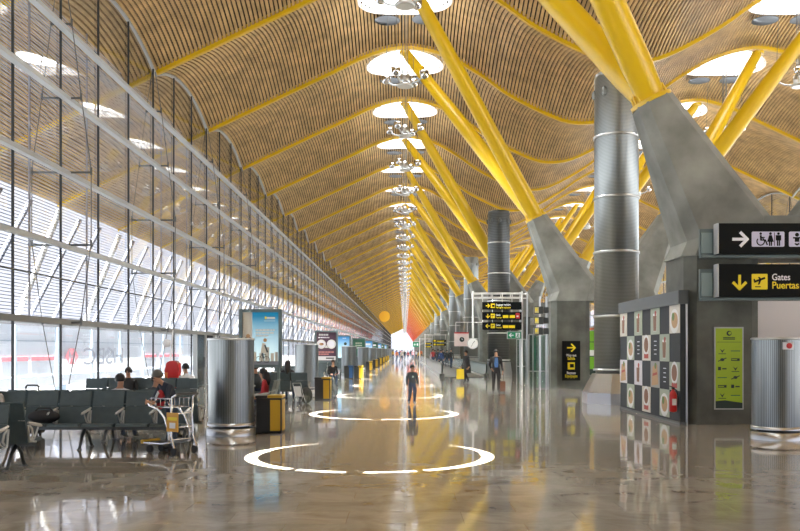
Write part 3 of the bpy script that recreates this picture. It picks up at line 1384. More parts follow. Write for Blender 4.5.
# green poster
r = stand(-4.3, 80.0, 1.1, 1.2, 2.75, 'dark green poster stand with white writing, fourth along the seats')
m = MB()
m.rect(-.55, .55, 1.2, 2.75, *layer(0), 0)
lines_of_text(m, -.3, .3, 2.45, .13, 3, .22, 1, 1, 8)
m.build('poster', [GREENDK, PAPERG], r)
for i in range(6):
    r = stand(-4.3, 98.5 + 18.7 * i, 1.1, 1.2, 2.75, 'small lit-looking poster stand far along the seats, blue or green', 'distant poster stands')
    r['label'] = 'small poster stand far along the seats with a plain blue or green picture'
    m = MB()
    m.rect(-.55, .55, 1.2, 2.75, *layer(0), 0)
    m.rect(-.35, .35, 2.3, 2.5, *layer(1), 1)
    m.build('poster', [(BLUEPOST, GREENDK)[i % 2], PLATE], r)

# ------------------------------------------------------------------ benches


def bench(n, x1, y, rz, label, group=None):
    """n seats; the bench faces -Y before turning; origin at the middle on the floor"""
    p = .6
    r = empty('seat_bench', (x1, y, 0), rz)
    tag(r, label, 'bench', group)
    W = n * p
    m = MB()
    m.box(-W / 2 + .02, W / 2 - .02, -.27, -.19, .33, .385)
    m.build('beam', STEELD, r)
    for i in range(n):
        x = -W / 2 + (i + .5) * p
        m = MB()
        prof = [(-.50, .405), (-.47, .445), (-.38, .455), (-.08, .425), (.0, .42), (.0, .39), (-.40, .395)]
        m.loft([[(x + sx, yy, zz) for yy, zz in prof] for sx in (-.275, .275)], 0, False)
        m.build('seat', SEAT, r)
        m = MB()
        prof = [(.0, .40), (.075, .72), (.105, .725), (.03, .39)]
        m.loft([[(x + sx, yy, zz) for yy, zz in prof] for sx in (-.275, .275)], 0, False)
        prof = [(.078, .735), (.145, .985), (.16, 1.0), (.175, .985), (.108, .735)]
        m.loft([[(x + sx, yy, zz) for yy, zz in prof] for sx in (-.275, .275)], 0, False)
        m.build('backrest', SEAT, r)
    for i in range(n + 1):
        x = -W / 2 + i * p
        if 0 < i < n and i % 1:
            continue
        m = MB()
        m.tube([(x, -.02, .43), (x, -.10, .50), (x, -.06, .60), (x, .02, .655)], .018, 6)
        m.tube([(x, .06, .70), (x, -.06, .675), (x, -.34, .63), (x, -.40, .615)], [.016, .026, .026, .014], 8)
        m.tube([(x, -.30, .64), (x, -.16, .46), (x, -.10, .43)], .014, 6)
        m.tube([(x, -.2, .40), (x, .02, .42), (x, .07, .66)], .017, 6)
        m.build('armrest', ARM, r)
    legs = [-W / 2 + p * .5, W / 2 - p * .5]
    if n > 3:
        legs.insert(1, -W / 2 + p * (n // 2 + .5 - (n + 1) % 2 * .5))
    for x in legs:
        m = MB()
        m.tube([(x, -.23, .35), (x, -.38, .22), (x, -.47, .05), (x, -.50, .02)], [.035, .028, .024, .03], 8)
        m.tube([(x, -.23, .35), (x, -.06, .22), (x, .06, .05), (x, .09, .02)], [.035, .028, .024, .03], 8)
        m.lathe([(.045, 0), (.045, .02)], 10, 0, True, (x, -.50, 0))
        m.lathe([(.045, 0), (.045, .02)], 10, 0, True, (x, .09, 0))
        m.build('leg', STEELD, r)
    return r


bench(6, -5.70, 15.55, 0, 'dark grey seat bench facing the camera with the luggage cart at its end')
bench(6, -5.70, 16.35, PI, 'dark grey seat bench behind the long one, with the person in white on it')
bench(3, -6.35, 11.75, 0, 'dark grey seat bench cut by the left edge, nearest to the camera')
bench(3, -6.35, 12.5, PI, 'dark grey seat bench back to back with the one at the left edge')
bench(5, -6.95, 22.6, 0, 'dark grey seat bench by the glass with the man in sunglasses on it')
bench(4, -7.0, 23.4, PI, 'dark grey seat bench facing the glass in front of the red cabinet')
bench(3, -5.0, 27.2, 0, 'dark grey seat bench behind the poster stand with the cyclist')
bench(2, -3.38, 21.6, -PI / 2, 'dark grey seat bench between the two near drums with the woman in red on it')
bench(3, -5.2, 29.5, 0, 'dark grey seat bench in front of the second steel drum')
bench(2, -3.85, 29.0, PI, 'dark grey seat bench seen from behind with the long-haired woman in black on it')
bench(4, -5.0, 40.5, 0, 'dark grey seat bench below the plum poster with the person leaning forward on it')
bench(4, -5.0, 48.5, 0, 'dark grey seat bench in front of the third steel drum')
for i in range(7):
    bench(4, -5.4, 60 + 14 * i, 0, 'dark grey seat bench far along the glass front', 'distant seat benches')

# ------------------------------------------------------------------ seated and walking people
C = lambda n, c, r=.7: mat('cloth_' + n, c, r)
NAVY = C('navy', (0.012, 0.018, 0.035))
CHAR = C('charcoal', (0.04, 0.05, 0.055))
BLK = C('black', (0.012, 0.012, 0.014))
WHT = C('white', (0.62, 0.64, 0.68))
REDC = C('red', (0.40, 0.02, 0.03))
BLUE = C('blue', (0.05, 0.14, 0.36))
BEIGE = C('beige', (0.42, 0.36, 0.30))
DENIM = C('denim', (0.03, 0.05, 0.09))
HBLACK = mat('hair_black', (0.008, 0.007, 0.007), .5)
HBROWN = mat('hair_brown', (0.06, 0.035, 0.02), .5)
SHOE = C('shoe', (0.02, 0.02, 0.022), .4)
SHOEW = C('trainer', (0.45, 0.45, 0.45), .5)

# the boy
J = stand_pose()
J.update(knl=(.10, -.10, .50), anl=(.09, -.06, .10), toel=(.10, -.22, .045), knr=(-.10, .0, .49), anr=(-.12, .16, .12), toer=(-.12, .03, .045))
J.update(ell=(.25, .06, 1.15), wrl=(.25, -.02, .92), palml=(.235, -.06, .85), elr=(-.25, .02, 1.13), wrr=(-.25, -.06, .90), palmr=(-.24, -.09, .83))
pb = at(412, 404.6, 28.4)
p = person('boy in a dark sweater and trousers walking alone on the shiny floor', J, (pb.x, 27.6, 0), .2, .70, CHAR, DENIM, SHOEW, HBLACK, cat='boy', build_scale=1.32, head=1.2)
m = MB()
m.prism([(-.04, 1.24), (.04, 1.24), (.05, 1.31), (-.03, 1.33)], -.170, -.145)
m.build('sweater_print', mat('pale_print', (0.5, .58, .55), .6), p)
# man in a dark suit
J = stand_pose()
J.update(knl=(.10, -.08, .50), anl=(.10, -.02, .09), toel=(.11, -.19, .04), knr=(-.10, .0, .49), anr=(-.10, .12, .10), toer=(-.11, -.04, .04))
J.update(wrl=(.27, -.06, .89), palml=(.27, -.07, .81), elr=(-.25, .04, 1.14), wrr=(-.2, -.14, .98), palmr=(-.17, -.2, .94))
p = person('man in a dark open suit jacket and blue shirt walking with a brown case', J, (at(496, 393, 35).x, 35.0, 0), 0, 1.0, BLK, BLK, SHOE, HBLACK, build_scale=1.2)
m = MB()
m.loft([[(-.055, -.14, 1.44), (.055, -.14, 1.44), (.055, -.10, 1.44), (-.055, -.10, 1.44)], [(-.075, -.175, 1.2), (.075, -.175, 1.2), (.085, -.08, 1.2), (-.085, -.08, 1.2)], [(-.06, -.170, 1.05), (.06, -.170, 1.05), (.06, -.06, 1.05), (-.06, -.06, 1.05)]], 0, False)
m.build('shirt', BLUE, p)
s = empty('travel_case', (at(496, 393, 35).x + .27, 35.1, 0))
s.scale = (.85, .85, .92)
tag(s, 'small brown wheeled case beside the man in the suit', 'suitcase')
m = MB()
m.box(-.13, .13, -.19, .19, .06, .52)
m.build('body', C('brown_leather', (0.13, 0.045, 0.02), .5), s, bevel=.03)
m = MB()
m.tube([(-.07, .1, .52), (-.07, .1, .80), (-.05, .1, .83), (.05, .1, .83), (.07, .1, .80), (.07, .1, .52)], .012, 6)
m.build('handle', STEELD, s)
for sx in (-1, 1):
    m = MB()
    m.tube([(sx * .10 - .015, .14, .04), (sx * .10 + .015, .14, .04)], .04, 10)
    m.build('wheel', RUBBER, s)
# woman in black with a yellow bag, seen from the side
J = stand_pose()
J.update(knl=(.09, -.14, .52), anl=(.09, -.12, .10), toel=(.1, -.27, .045), knr=(-.09, .03, .49), anr=(-.09, .24, .13), toer=(-.09, .12, .045))
J.update(wrr=(-.26, -.10, .90), palmr=(-.265, -.12, .82), wrl=(.25, .04, .88))
px = at(466, 384, 45.5)
p = person('person in a long black coat carrying a bright yellow bag by the moving walkway', J, (px.x, 45.5, 0), -1.0, .98, BLK, BLK, SHOE, HBLACK, build_scale=1.2)
m = MB()
m.loft([[(x * w, y * d, z) for x, y in ((-1, -1), (1, -1), (1, 1), (-1, 1))] for z, w, d in ((1.0, .19, .15), (.75, .21, .17), (.55, .22, .18))], 0, False)
m.build('coat_skirt', BLK, p)
b = empty('shopping_bag', (px.x - .32, 45.25, 0))
tag(b, 'bright yellow shopping bag held by the person in the black coat', 'bag')
m = MB()
m.loft([[(x * w, y * d, z) for x, y in ((-1, -1), (1, -1), (1, 1), (-1, 1))] for z, w, d in ((.22, .20, .07), (.74, .19, .075))], 0, False)
m.build('body', mat('bag_yellow', (0.75, 0.55, 0.03), .45), b)
m = MB()
m.tube([(-.08, 0, .74), (-.06, 0, .80), (.06, 0, .80), (.08, 0, .74)], .01, 6)
m.build('handle', mat('bag_yellow', (0.75, 0.55, 0.03), .45), b)

# seated
def seated(px, Y, label, top, hair, rz=0, lean=0.0, trouser=DENIM, long_hair=False, sc=1.0, x=None, **kw):
    X = at(px, 380, Y).x if x is None else x
    return person(label, sit_pose(lean), (X, Y, 0), rz, sc, top, trouser, SHOE, hair, long_hair=long_hair, **kw)


seated(121.5, 16.55, 'dark-haired person in a white top sitting with the back to the camera', WHT, HBLACK, PI)
seated(127.5, 22.45, 'man in sunglasses and a black jacket sitting facing the camera', BLK, HBLACK, 0, glasses=True)
seated(154, 16.55, 'woman with dark hair in a bun sitting with the head turned down', CHAR, HBLACK, PI - .7, .08)
seated(187, 23.8, 'dark-haired person leaning over beside the red cabinet', WHT, HBLACK, PI + .7, .1, sc=1.06)
seated(-11, 15.5, 'person in beige trousers lounging on the long bench at the left edge', C('stone', (.5, .46, .42)), HBROWN, 0, trouser=BEIGE, sc=.98)
seated(262, 21.3, 'woman with long dark hair in a red top sitting beside the near bin', REDC, HBLACK, -PI / 2, .08, long_hair=True, x=-3.46)
seated(288, 29.05, 'woman with long black hair sitting with her back to the second drum', BLK, HBLACK, PI, long_hair=True, sc=1.08)
seated(332, 40.35, 'person in dark clothes leaning forward on the bench under the plum poster', BLK, HBROWN, .3, .18)
seated(256, 27.0, 'person in a grey top sitting under the poster stand with the cyclist', CHAR, HBROWN, PI)

# person behind the luggage cart
J = stand_pose()
J.update(pelvis=(0, .05, .92), spine=(0, .0, 1.08), chest=(.0, -.13, 1.24), neck=(0, -.22, 1.35), jaw=(0, -.27, 1.38), skull=(0, -.30, 1.45), top=(0, -.31, 1.52),
         shl=(.18, -.14, 1.28), shr=(-.18, -.14, 1.28), ell=(.26, -.22, 1.06), elr=(-.26, -.22, 1.06), wrl=(.15, -.42, .98), wrr=(-.15, -.42, .98), palml=(.10, -.48, .97), palmr=(-.10, -.48, .97))
X = at(174, 440, 15.05).x
person('person in a navy jacket and grey cap bending over the luggage cart', J, (X - .02, 14.96, 0), 1.25 - PI / 2 - .5, .88, NAVY, DENIM, SHOE, HBROWN, cap=C('cap_grey', (.10, .095, .085)))

# the luggage cart
c = empty('luggage_cart', (at(174, 450, 14.5).x, 14.5, 0), -.55)
c.scale = (.88, .88, .92)
tag(c, 'chrome luggage cart with a yellow advert panel at the end of the long bench', 'cart')
m = MB()
m.loft([[(-.62, -.20, .17), (-.62, .20, .17), (-.62, .20, .20), (-.62, -.20, .20)], [(.10, -.27, .20), (.10, .27, .20), (.10, .27, .23), (.10, -.27, .23)]], 0, False)
m.build('platform', STEELD, c)
m = MB()
m.box(-.68, -.60, -.22, .22, .17, .24)
m.build('bumper', BINYEL, c, bevel=.01)
m = MB()
for s in (-1, 1):
    m.tube([(-.60, s * .2, .19), (.0, s * .27, .20), (.16, s * .27, .24), (.14, s * .27, .45), (.02, s * .26, .68), (-.14, s * .26, .82), (-.40, s * .25, .88), (-.42, s * .25, .93)], .02, 8)
    m.tube([(.30, s * .28, .14), (.22, s * .28, .35), (.20, s * .27, .70), (.24, s * .27, 1.05), (.34, s * .26, 1.10)], .02, 8)
    m.tube([(.14, s * .27, .40), (.24, s * .27, .40)], .014, 6)
for z in (.28, .5, .75):
    m.tube([(.21, -.27, z), (.21, .27, z)], .012, 6)
m.build('frame', CHROME, c)
m = MB()
m.tube([(.34, -.27, 1.10), (.36, -.2, 1.11), (.36, .2, 1.11), (.34, .27, 1.10)], .026, 8)
m.build('handle', BLACK, c)
m = MB()
for z, o_ in ((.86, .0), (1.02, .03)):
    m.tube([(.16 + o_, -.24, z), (-.36 - o_, -.24, z), (-.36 - o_, .24, z), (.16 + o_, .24, z)], .009, 5)
for q in range(5):
    x = -.36 + q * .125
    m.tube([(x, -.24, 1.02), (x, -.24, .86), (x, .24, .86), (x, .24, 1.02)], .007, 5)
m.build('basket', CHROME, c)
m = MB()
m.box(.12, .42, -.30, -.29, .44, .78, 0)
m.box(.20, .35, -.304, -.30, .50, .60, 1)
m.box(.15, .39, -.304, -.30, .64, .70, 2)
m.build('advert_panel', [mat('advert_amber', (0.70, 0.36, 0.03), .45), PLATE, SIGNYEL], c)
for x, y in ((-.50, 0.15), (-.50, -.15), (.28, -.26), (.28, .26)):
    m = MB()
    m.tube([(x, y - .02, .075), (x, y + .02, .075)], .075, 14)
    wh = m.build('wheel', RUBBER, c)
    m = MB()
    m.tube([(x, y, .075), (x - .02, y, .19)], .016, 6)
    m.build('fork', CHROME, wh)
# clothes lying on the cart
m = MB()
m.sphere((0, 0, 0), .17, 0, .9, .8, 1.05)
o = m.build('folded_jacket', REDC, None, (c.location.x - .30, 14.75, .90))
o.scale = (.5, .6, .95)
tag(o, 'red and white jacket lying in the basket of the luggage cart', 'jacket')
m = MB()
m.tube([(-.13, -.14, -.1), (-.1, -.15, .05), (-.02, -.13, .14)], .035, 8)
m.build('white_sleeve', WHT, o)

# black bag on the long bench, suitcase handle behind it, rucksack by the second drum
m = MB()
m.sphere((0, 0, .12), .24, 0, 1.2, .7, .5)
o = m.build('shoulder_bag', BLK, None, (at(44, 420, 15.3).x, 15.3, .445))
tag(o, 'black shoulder bag lying on the long bench near the left edge', 'bag')
m = MB()
m.tube([(-.2, 0, .17), (-.1, 0, .27), (.1, 0, .27), (.2, 0, .17)], .014, 6)
m.build('strap', BLK, o)
s = empty('upright_suitcase', (at(18, 395, 16.9).x, 17.55, 0))
tag(s, 'black suitcase whose raised handle shows above the long bench at the left', 'suitcase')
m = MB()
m.box(-.22, .22, -.13, .13, .05, .68)
m.build('body', BLK, s, bevel=.04)
m = MB()
m.tube([(-.13, 0, .68), (-.13, 0, 1.00), (-.10, 0, 1.03), (.10, 0, 1.03), (.13, 0, 1.00), (.13, 0, .68)], .018, 8)
m.build('handle', BLACK, s)
for sx in (-1, 1):
    m = MB()
    m.tube([(sx * .16 - .015, 0, .03), (sx * .16 + .015, 0, .03)], .035, 10)
    m.build('wheel', RUBBER, s)
b = empty('rucksack', (at(306, 403, 28).x, 28.1, 0))
tag(b, 'dark rucksack standing on the floor before the second steel drum', 'rucksack')
m = MB()
m.sphere((0, 0, .27), .27, 0, .75, .6, 1.0)
m.build('body', C('olive_dark', (.03, .032, .025)), b)
m = MB()
m.sphere((0, -.14, .18), .14, 0, 1, .5, .9)
m.build('pocket', C('olive', (.06, .06, .045)), b)
m = MB()
m.tube([(-.05, 0, .52), (-.04, 0, .58), (.04, 0, .58), (.05, 0, .52)], .012, 6)
m.build('handle', BLK, b)
# pushchair
b = empty('pushchair', (at(299, 400, 27.5).x, 27.6, 0), .5)
b.scale = (.68, .68, .68)
tag(b, 'light grey pushchair beside the dark rucksack before the second drum', 'pushchair')
m = MB()
for s in (-1, 1):
    m.tube([(s * .2, -.3, .08), (s * .2, .05, .5), (s * .2, .35, 1.0)], .016, 6)
    m.tube([(s * .2, .3, .08), (s * .2, .0, .5)], .016, 6)
m.tube([(-.2, .35, 1.0), (.2, .35, 1.0)], .018, 6)
m.build('frame', ARM, b)
m = MB()
m.loft([[(x, -.2, .42), (x, .1, .40), (x, .28, .85), (x, .31, .84), (x, .13, .36), (x, -.2, .38)] for x in (-.17, .17)], 0, False)
m.build('seat', C('pale_grey', (.40, .40, .40)), b)
for s in (-1, 1):
    for y in (-.3, .3):
        m = MB()
        m.tube([(s * .21 - .02, y, .08), (s * .21 + .02, y, .08)], .08, 12)
        m.build('wheel', RUBBER, b)
# red cabinet and white pole by the glass
b = empty('red_cabinet', (at(169, 380, 24.6).x, 25.0, 0))
tag(b, 'red round-topped cabinet standing by the glass behind the seats', 'cabinet')
m = MB()
pts = [(-.20, 0), (.20, 0), (.20, 1.32)] + [(.02 + .18 * math.cos(a), 1.32 + .12 * math.sin(a)) for a in [PI * q / 8 for q in range(1, 8)]] + [(-.16, 1.32), (-.20, 1.16)]
m.prism(pts, -.16, .16)
m.build('body', RED, b)
m = MB()
m.box(-.19, -.10, -.168, -.161, .6, 1.1)
m.build('label_strip', mat('orange_strip', (.7, .2, .06), .5), b)
b = empty('stanchion', (at(162.5, 380, 25.5).x, 26.2, 0))
tag(b, 'thin white camera pole on tripod feet beside the red cabinet', 'pole')
m = MB()
m.tube([(0, 0, .4), (.06, 0, 1.6), (.12, 0, 2.35)], .022, 8)
m.build('pole', WHITE, b)
for q in range(3):
    a = q * 2.09 + .4
    m = MB()
    m.tube([(0, 0, .5), (.35 * math.cos(a), .35 * math.sin(a), .02)], .016, 6)
    m.build('leg', WHITE, b)
m = MB()
m.sphere((-.06, -.05, 1.95), .13, 0)
m.build('white_globe', WHITE, b)

# ------------------------------------------------------------------ crowd far down the hall
pal = [C('crowd_red', (.35, .03, .03)), C('crowd_pink', (.55, .22, .25)), C('crowd_yellow', (.5, .3, .03)), C('crowd_blue', (.03, .07, .22)), BLK, CHAR, WHT, C('crowd_orange', (.5, .12, .03)), BEIGE]
protos = []
for v in range(2):
    J = stand_pose()
    q = .12 if v else -.12
    J.update(knl=(.1, -.05 - q, .5), anl=(.1, .03 - q, .1), toel=(.1, -.12 - q, .045), knr=(-.1, -.05 + q, .5), anr=(-.1, .03 + q, .1), toer=(-.1, -.12 + q, .045))
    protos.append((v, J))
crowd_src = {}
rnd = random.Random(11)
CR = [(393, 150), (397, 128), (399.5, 175), (402, 118), (405, 160), (408, 140), (410.5, 190), (413, 135), (416, 150), (419, 125), (421, 165), (396, 210), (404, 220), (412, 230), (400.5, 240)]
CW = [(433, 88, 'maroon', 0), (435, 98, 'dark', 4), (438, 84, 'dark', 5), (441, 78, 'blue', 3), (443, 92, 'black', 4), (447, 86, 'dark', 5), (451, 80, 'black', 4)]
for i, (px, Y) in enumerate(CR):
    v = i % 2
    if v not in crowd_src:
        crowd_src[v] = person('standing or walking person, small, in the distant crowd', protos[v][1], (0, 0, 0), 0, 1.0, pal[i % 9], DENIM, SHOE, HBLACK, group='distant crowd by the far glass')
        o = crowd_src[v]
    else:
        o = copy_tree(crowd_src[v])
    o.location = (at(px, 360, Y).x, Y, 0)
    o.rotation_euler = (0, 0, rnd.choice((0, PI, .5, 2.6)))
    o.scale = (rnd.uniform(.93, 1.04),) * 3
    s = o.material_slots[1]
    s.link = 'OBJECT'
    s.material = pal[(i * 5 + 2) % 9]
for i, (px, Y, nm, ci) in enumerate(CW):
    o = copy_tree(crowd_src[i % 2])
    o.location = (at(px, 360, Y).x, Y, .04)
    o.rotation_euler = (0, 0, rnd.choice((0, PI, .4)))
    tag(o, 'person in dark or coloured clothes standing on the moving walkway', 'person', 'people on the moving walkway')
    s = o.material_slots[1]
    s.link = 'OBJECT'
    s.material = pal[ci]

# ------------------------------------------------------------------ moving walkways
w = empty('moving_walkway', (0, 54.5, 0))
tag(w, 'moving walkway with black belt and dark handrails behind the man in the suit', 'moving walkway')
m = MB()
m.box(2.42, 5.06, 0, 95, .0, .035)
m.build('belt', BELT, w)
for x, mt in ((2.34, GLASS_SMALL), (5.15, GLASS_SMALL)):
    m = MB()
    m.box(x - .015, x + .015, .3, 95, .12, .84)
    m.build('glass_side', mat('balustrade_panel', (0.30, 0.36, 0.35), .2) if x > 3 else mat('balustrade_pale', (0.55, 0.58, 0.60), .15), w)
    m = MB()
    m.box(x - .07, x + .07, 0, 95, 0.0, .12)
    m.build('skirting', STEEL, w)
    m = MB()
    m.tube([(x, 95, .89), (x, .15, .89), (x, -.10, .83), (x, -.20, .68), (x, -.14, .45), (x, .1, .30)], .05, 8)
    m.build('handrail', mat('handrail_green', (0.02, 0.045, 0.04), .4), w)
    m = MB()
    m.lathe([(.16, 0), (.16, .22), (.10, .25)], 14, 0, True, (x, -.05, 0))
    m.build('newel_base', RUBBER, w)
# ------------------------------------------------------------------ gantry with three signs, exit sign
def arrow(m, cx, cz, s, ang, y0, y1, mi=0, wd=.2):
    ca, sa = math.cos(ang), math.sin(ang)

    def R(x, z):
        return (cx + (x * ca - z * sa) * s, cz + (x * sa + z * ca) * s)
    m.bar2(R(-.5, 0), R(.42, 0), wd * s, y0, y1, mi)
    m.bar2(R(.0, .46), R(.50, -.04), wd * s, y0 - .001, y1, mi)
    m.bar2(R(.0, -.46), R(.50, .04), wd * s, y0 - .002, y1, mi)


def plane_icon(m, cx, cz, s, y0, y1, mi):
    m.bar2((cx - .36 * s, cz - .02 * s), (cx + .34 * s, cz + .24 * s), .13 * s, y0, y1, mi)
    m.prism([(cx - .12 * s, cz + .30 * s), (cx - .02 * s, cz + .30 * s), (cx + .16 * s, cz + .14 * s), (cx + .02 * s, cz + .08 * s)], y0 - .001, y1, mi)
    m.prism([(cx - .04 * s, cz + .10 * s), (cx + .12 * s, cz + .14 * s), (cx - .02 * s, cz - .18 * s), (cx - .12 * s, cz - .20 * s)], y0 - .001, y1, mi)
    m.prism([(cx - .40 * s, cz + .16 * s), (cx - .33 * s, cz + .18 * s), (cx - .26 * s, cz + .02 * s), (cx - .36 * s, cz - .02 * s)], y0 - .001, y1, mi)
    m.rect(cx - .30 * s, cx + .06 * s, cz - .36 * s, cz - .30 * s, y0, y1, mi)


GY = 43.0
g = empty('sign_gantry', (0, GY, 0))
tag(g, 'white tubular gantry frame carrying three black direction signs', 'gantry')
xa, xb = at(473, 0, GY).x, at(522, 0, GY).x
for x in (xa, xb):
    m = MB()
    m.tube([(x, 0, 1.9 if x == xa else 0), (x, 0, 4.7)], .05, 10)
    m.build('post', WHITE, g)
    m = MB()
    m.tube([(xb + .35, .7, 0), (xb + .35, .7, 4.7)] if x == xa else [(xb, .7, 0), (xb, .7, 4.7)], .04, 8)
    m.build('rear_post', STEEL, g)
m = MB()
for z in (4.60, 4.38):
    m.tube([(xa, 0, z), (xb, 0, z)], .03, 8)
    m.tube([(xa, .7, z), (xb + .35, .7, z)], .03, 8)
for q in range(6):
    x = xa + (xb - xa) * q / 5
    m.tube([(x, 0, 4.38), (x, 0, 4.60), (x, .7, 4.60), (x, .7, 4.38)], .022, 6)
for q in range(1, 5):
    x = xa + (xb - xa) * q / 5
    m.tube([(x, 0.1, 4.38), (x, 0.1, 2.75)], .016, 6)
m.build('cross_frame', WHITE, g)
sx0, sx1 = at(482, 0, GY).x, at(521, 0, GY).x
GW = sx1 - sx0


def gsign(z0, z1, kind, label):
    o = empty('direction_sign', (sx0, GY - .12, z0))
    tag(o, label, 'sign')
    h = z1 - z0
    m = MB()
    m.box(0, GW, -.08, .08, 0, h)
    m.build('box', SIGNBLK, o)
    m = MB()
    arrow(m, .27, h / 2, .20, {'r': 0, 'd': -PI / 2, 'l': PI}[kind], -.087, -.08, 0)
    m.build('arrow', SIGNYEL, o)
    m = MB()
    m.rect(.42, .62, h / 2 - .11, h / 2 + .11, -.087, -.08, 0)
    if kind == 'r':
        m.rect(.48, .60, h / 2 - .05, h / 2 + .05, -.092, -.087, 1)
    else:
        plane_icon(m, .52, h / 2, .2, -.092, -.087, 1)
    m.build('pictogram', [SIGNYEL, SIGNBLK], o)
    if kind == 'r':
        text('Baggage reclaim', .135, (.67, -.084, h / 2 + .01), SIGNWHT, o, bold=.002, sx=.85)
        text('Recogida equipajes', .135, (.67, -.084, h / 2 - .12), SIGNYEL, o, bold=.002, sx=.72)
    else:
        text('Gates', .12, (.67, -.084, h / 2 + .01), SIGNWHT, o, bold=.002, sx=.8)
        text('Puertas', .12, (.67, -.084, h / 2 - .11), SIGNYEL, o, bold=.002, sx=.8)
        m = MB()
        m.rect(1.02, 1.29, h / 2 - .10, h / 2 + .04, -.087, -.08)
        m.rect(1.36 if kind == 'd' else 1.31, 1.62, h / 2 - .10, h / 2 + .04, -.087, -.08)
        m.build('gate_range', SIGNYEL, o)
        if kind == 'd':
            m = MB()
            m.rect(1.66, 1.86, h / 2 - .13, h / 2 + .15, -.087, -.08)
            m.rect(1.70, 1.80, h / 2 - .05, h / 2 + .02, -.092, -.087, 1)
            m.build('red_notice', [SIGNRED, SIGNWHT], o)


gsign(at(0, 309.8, GY).z, at(0, 302.2, GY).z, 'r', 'black sign with a right arrow, topmost of the three on the white gantry')
gsign(at(0, 320.0, GY).z, at(0, 312.2, GY).z, 'd', 'black sign with a down arrow and red notice, middle of three on the gantry')
gsign(at(0, 330.0, GY).z, at(0, 322.2, GY).z, 'l', 'black sign with a left arrow, lowest of the three on the gantry')
e = empty('exit_sign', (at(514, 335, GY).x, GY - .1, at(0, 335.3, GY).z))
tag(e, 'green emergency exit sign with an arrow below the three gantry signs', 'sign')
m = MB()
m.box(-.33, .33, -.05, .05, -.16, .16)
m.box(-.36, .36, -.03, .06, -.19, .19, 1)
m.build('panel', [SIGNGRN, ALU], e)
m = MB()
arrow(m, -.15, 0, .22, PI, -.056, -.05, 0)
m.rect(.06, .28, -.12, .12, -.055, -.05, 0)
m.disc(.18, .07, .03, -.06, -.055, 1)
m.bar2((.18, .04), (.16, -.03), .05, -.06, -.055, 1)
m.bar2((.16, -.03), (.22, -.10), .03, -.06, -.055, 1)
m.bar2((.16, -.03), (.10, -.09), .03, -.06, -.055, 1)
m.bar2((.18, .03), (.24, .0), .025, -.06, -.055, 1)
m.build('pictogram', [SIGNWHT, SIGNGRN], e)
m = MB()
m.tube([(-.2, .02, .19), (-.2, .02, at(0, 330, GY).z - e.location.z)], .012, 6)
m.tube([(.2, .02, .19), (.2, .02, at(0, 330, GY).z - e.location.z)], .012, 6)
m.build('hanger', ALU, e)
# round clock on the gantry post
e = empty('wall_clock', (xa - .02, GY - .10, at(0, 343.5, GY).z))
tag(e, 'round white clock fixed to the near gantry post', 'clock')
m = MB()
m.disc(0, 0, .28, -.03, .04, 0, 28)
m.build('case', ALU, e)
m = MB()
m.disc(0, 0, .25, -.036, -.03, 0, 28)
m.build('face', PLATE, e)
m = MB()
m.bar2((0, 0), (.1, .13), .022, -.042, -.036)
m.bar2((0, 0), (-.08, -.16), .016, -.044, -.036)
m.build('hands', INK, e)
# white box sign
e = empty('clock_sign', (at(461.5, 0, 60).x, 60, at(0, 339.5, 60).z))
tag(e, 'white box sign with a black round clock symbol and a red top strip', 'sign')
m = MB()
m.box(-.5, .5, -.1, .1, -.47, .42, 0)
m.box(-.5, .5, -.105, .105, .42, .50, 1)
m.build('box', [mat('pinkish_white', (.66, .56, .54), .5), SIGNRED], e)
m = MB()
m.disc(.02, .0, .17, -.108, -.1, 0, 24)
m.bar2((.02, 0), (.02, .11), .03, -.113, -.108, 1)
m.bar2((.02, 0), (.10, -.02), .03, -.113, -.108, 1)
m.build('pictogram', [INK, SIGNWHT], e)
m = MB()
m.tube([(-.4, 0, .5), (-.4, 0, 1.2)], .02, 6)
m.tube([(.4, 0, .5), (.4, 0, 1.2)], .02, 6)
m.tube([(-.4, 0, 1.2), (3.2, 0, 1.2)], .03, 6)
m.tube([(3.15, 0, 1.2), (3.15, 0, -e.location.z)], .045, 8)
m.build('support_frame', WHITE, e)
# far signs
for i, (px0, px1, py0, py1, Y) in enumerate([(432.5, 446, 339.6, 342.3, 88), (432.5, 446, 343.2, 345.8, 88), (424, 432, 342.5, 344.6, 120), (424, 432, 345.6, 347.6, 120)]):
    a, b_ = at(px0, py1, Y), at(px1, py0, Y)
    e = empty('direction_sign', (a.x, Y, a.z))
    tag(e, ['far black and yellow direction sign above the walkway, upper of the larger pair', 'far black and yellow direction sign above the walkway, lower of the larger pair',
            'far black and yellow direction sign, upper of the smaller pair before the far glass', 'far black and yellow direction sign, lower of the smaller pair before the far glass'][i], 'sign')
    W_, H_ = b_.x - a.x, b_.z - a.z
    m = MB()
    m.box(0, W_, -.06, .06, 0, H_)
    m.build('box', SIGNBLK, e)
    m = MB()
    m.rect(.12, .32, H_ * .2, H_ * .8, -.066, -.06)
    m.rect(.42, W_ * .85, H_ * .25, H_ * .55, -.066, -.06)
    m.build('lettering', SIGNYEL, e)
for Y, reach in ((88, 2.2), (120, 1.7)):
    m = MB()
    m.tube([(0, 0, 0), (0, 0, 3.4)], .05, 8)
    m.tube([(0, 0, 3.3), (reach, 0, 3.3)], .03, 6)
    for x in (.75, reach - .1):
        m.tube([(x, 0, 3.3), (x, 0, 2.1)], .015, 6)
    o = m.build('sign_post', WHITE, None, (2.05, Y + .1, 0))
    tag(o, 'white post holding the larger far pair of direction signs' if Y < 100 else 'white post holding the smaller far pair of direction signs', 'post')
e = empty('exit_sign', (at(416, 0, 110).x, 110, at(0, 344.5, 110).z))
tag(e, 'small green exit sign far down the hall above the crowd', 'sign')
m = MB()
m.box(-.4, .4, -.05, .05, -.3, .3)
m.build('panel', SIGNGRN, e)
m = MB()
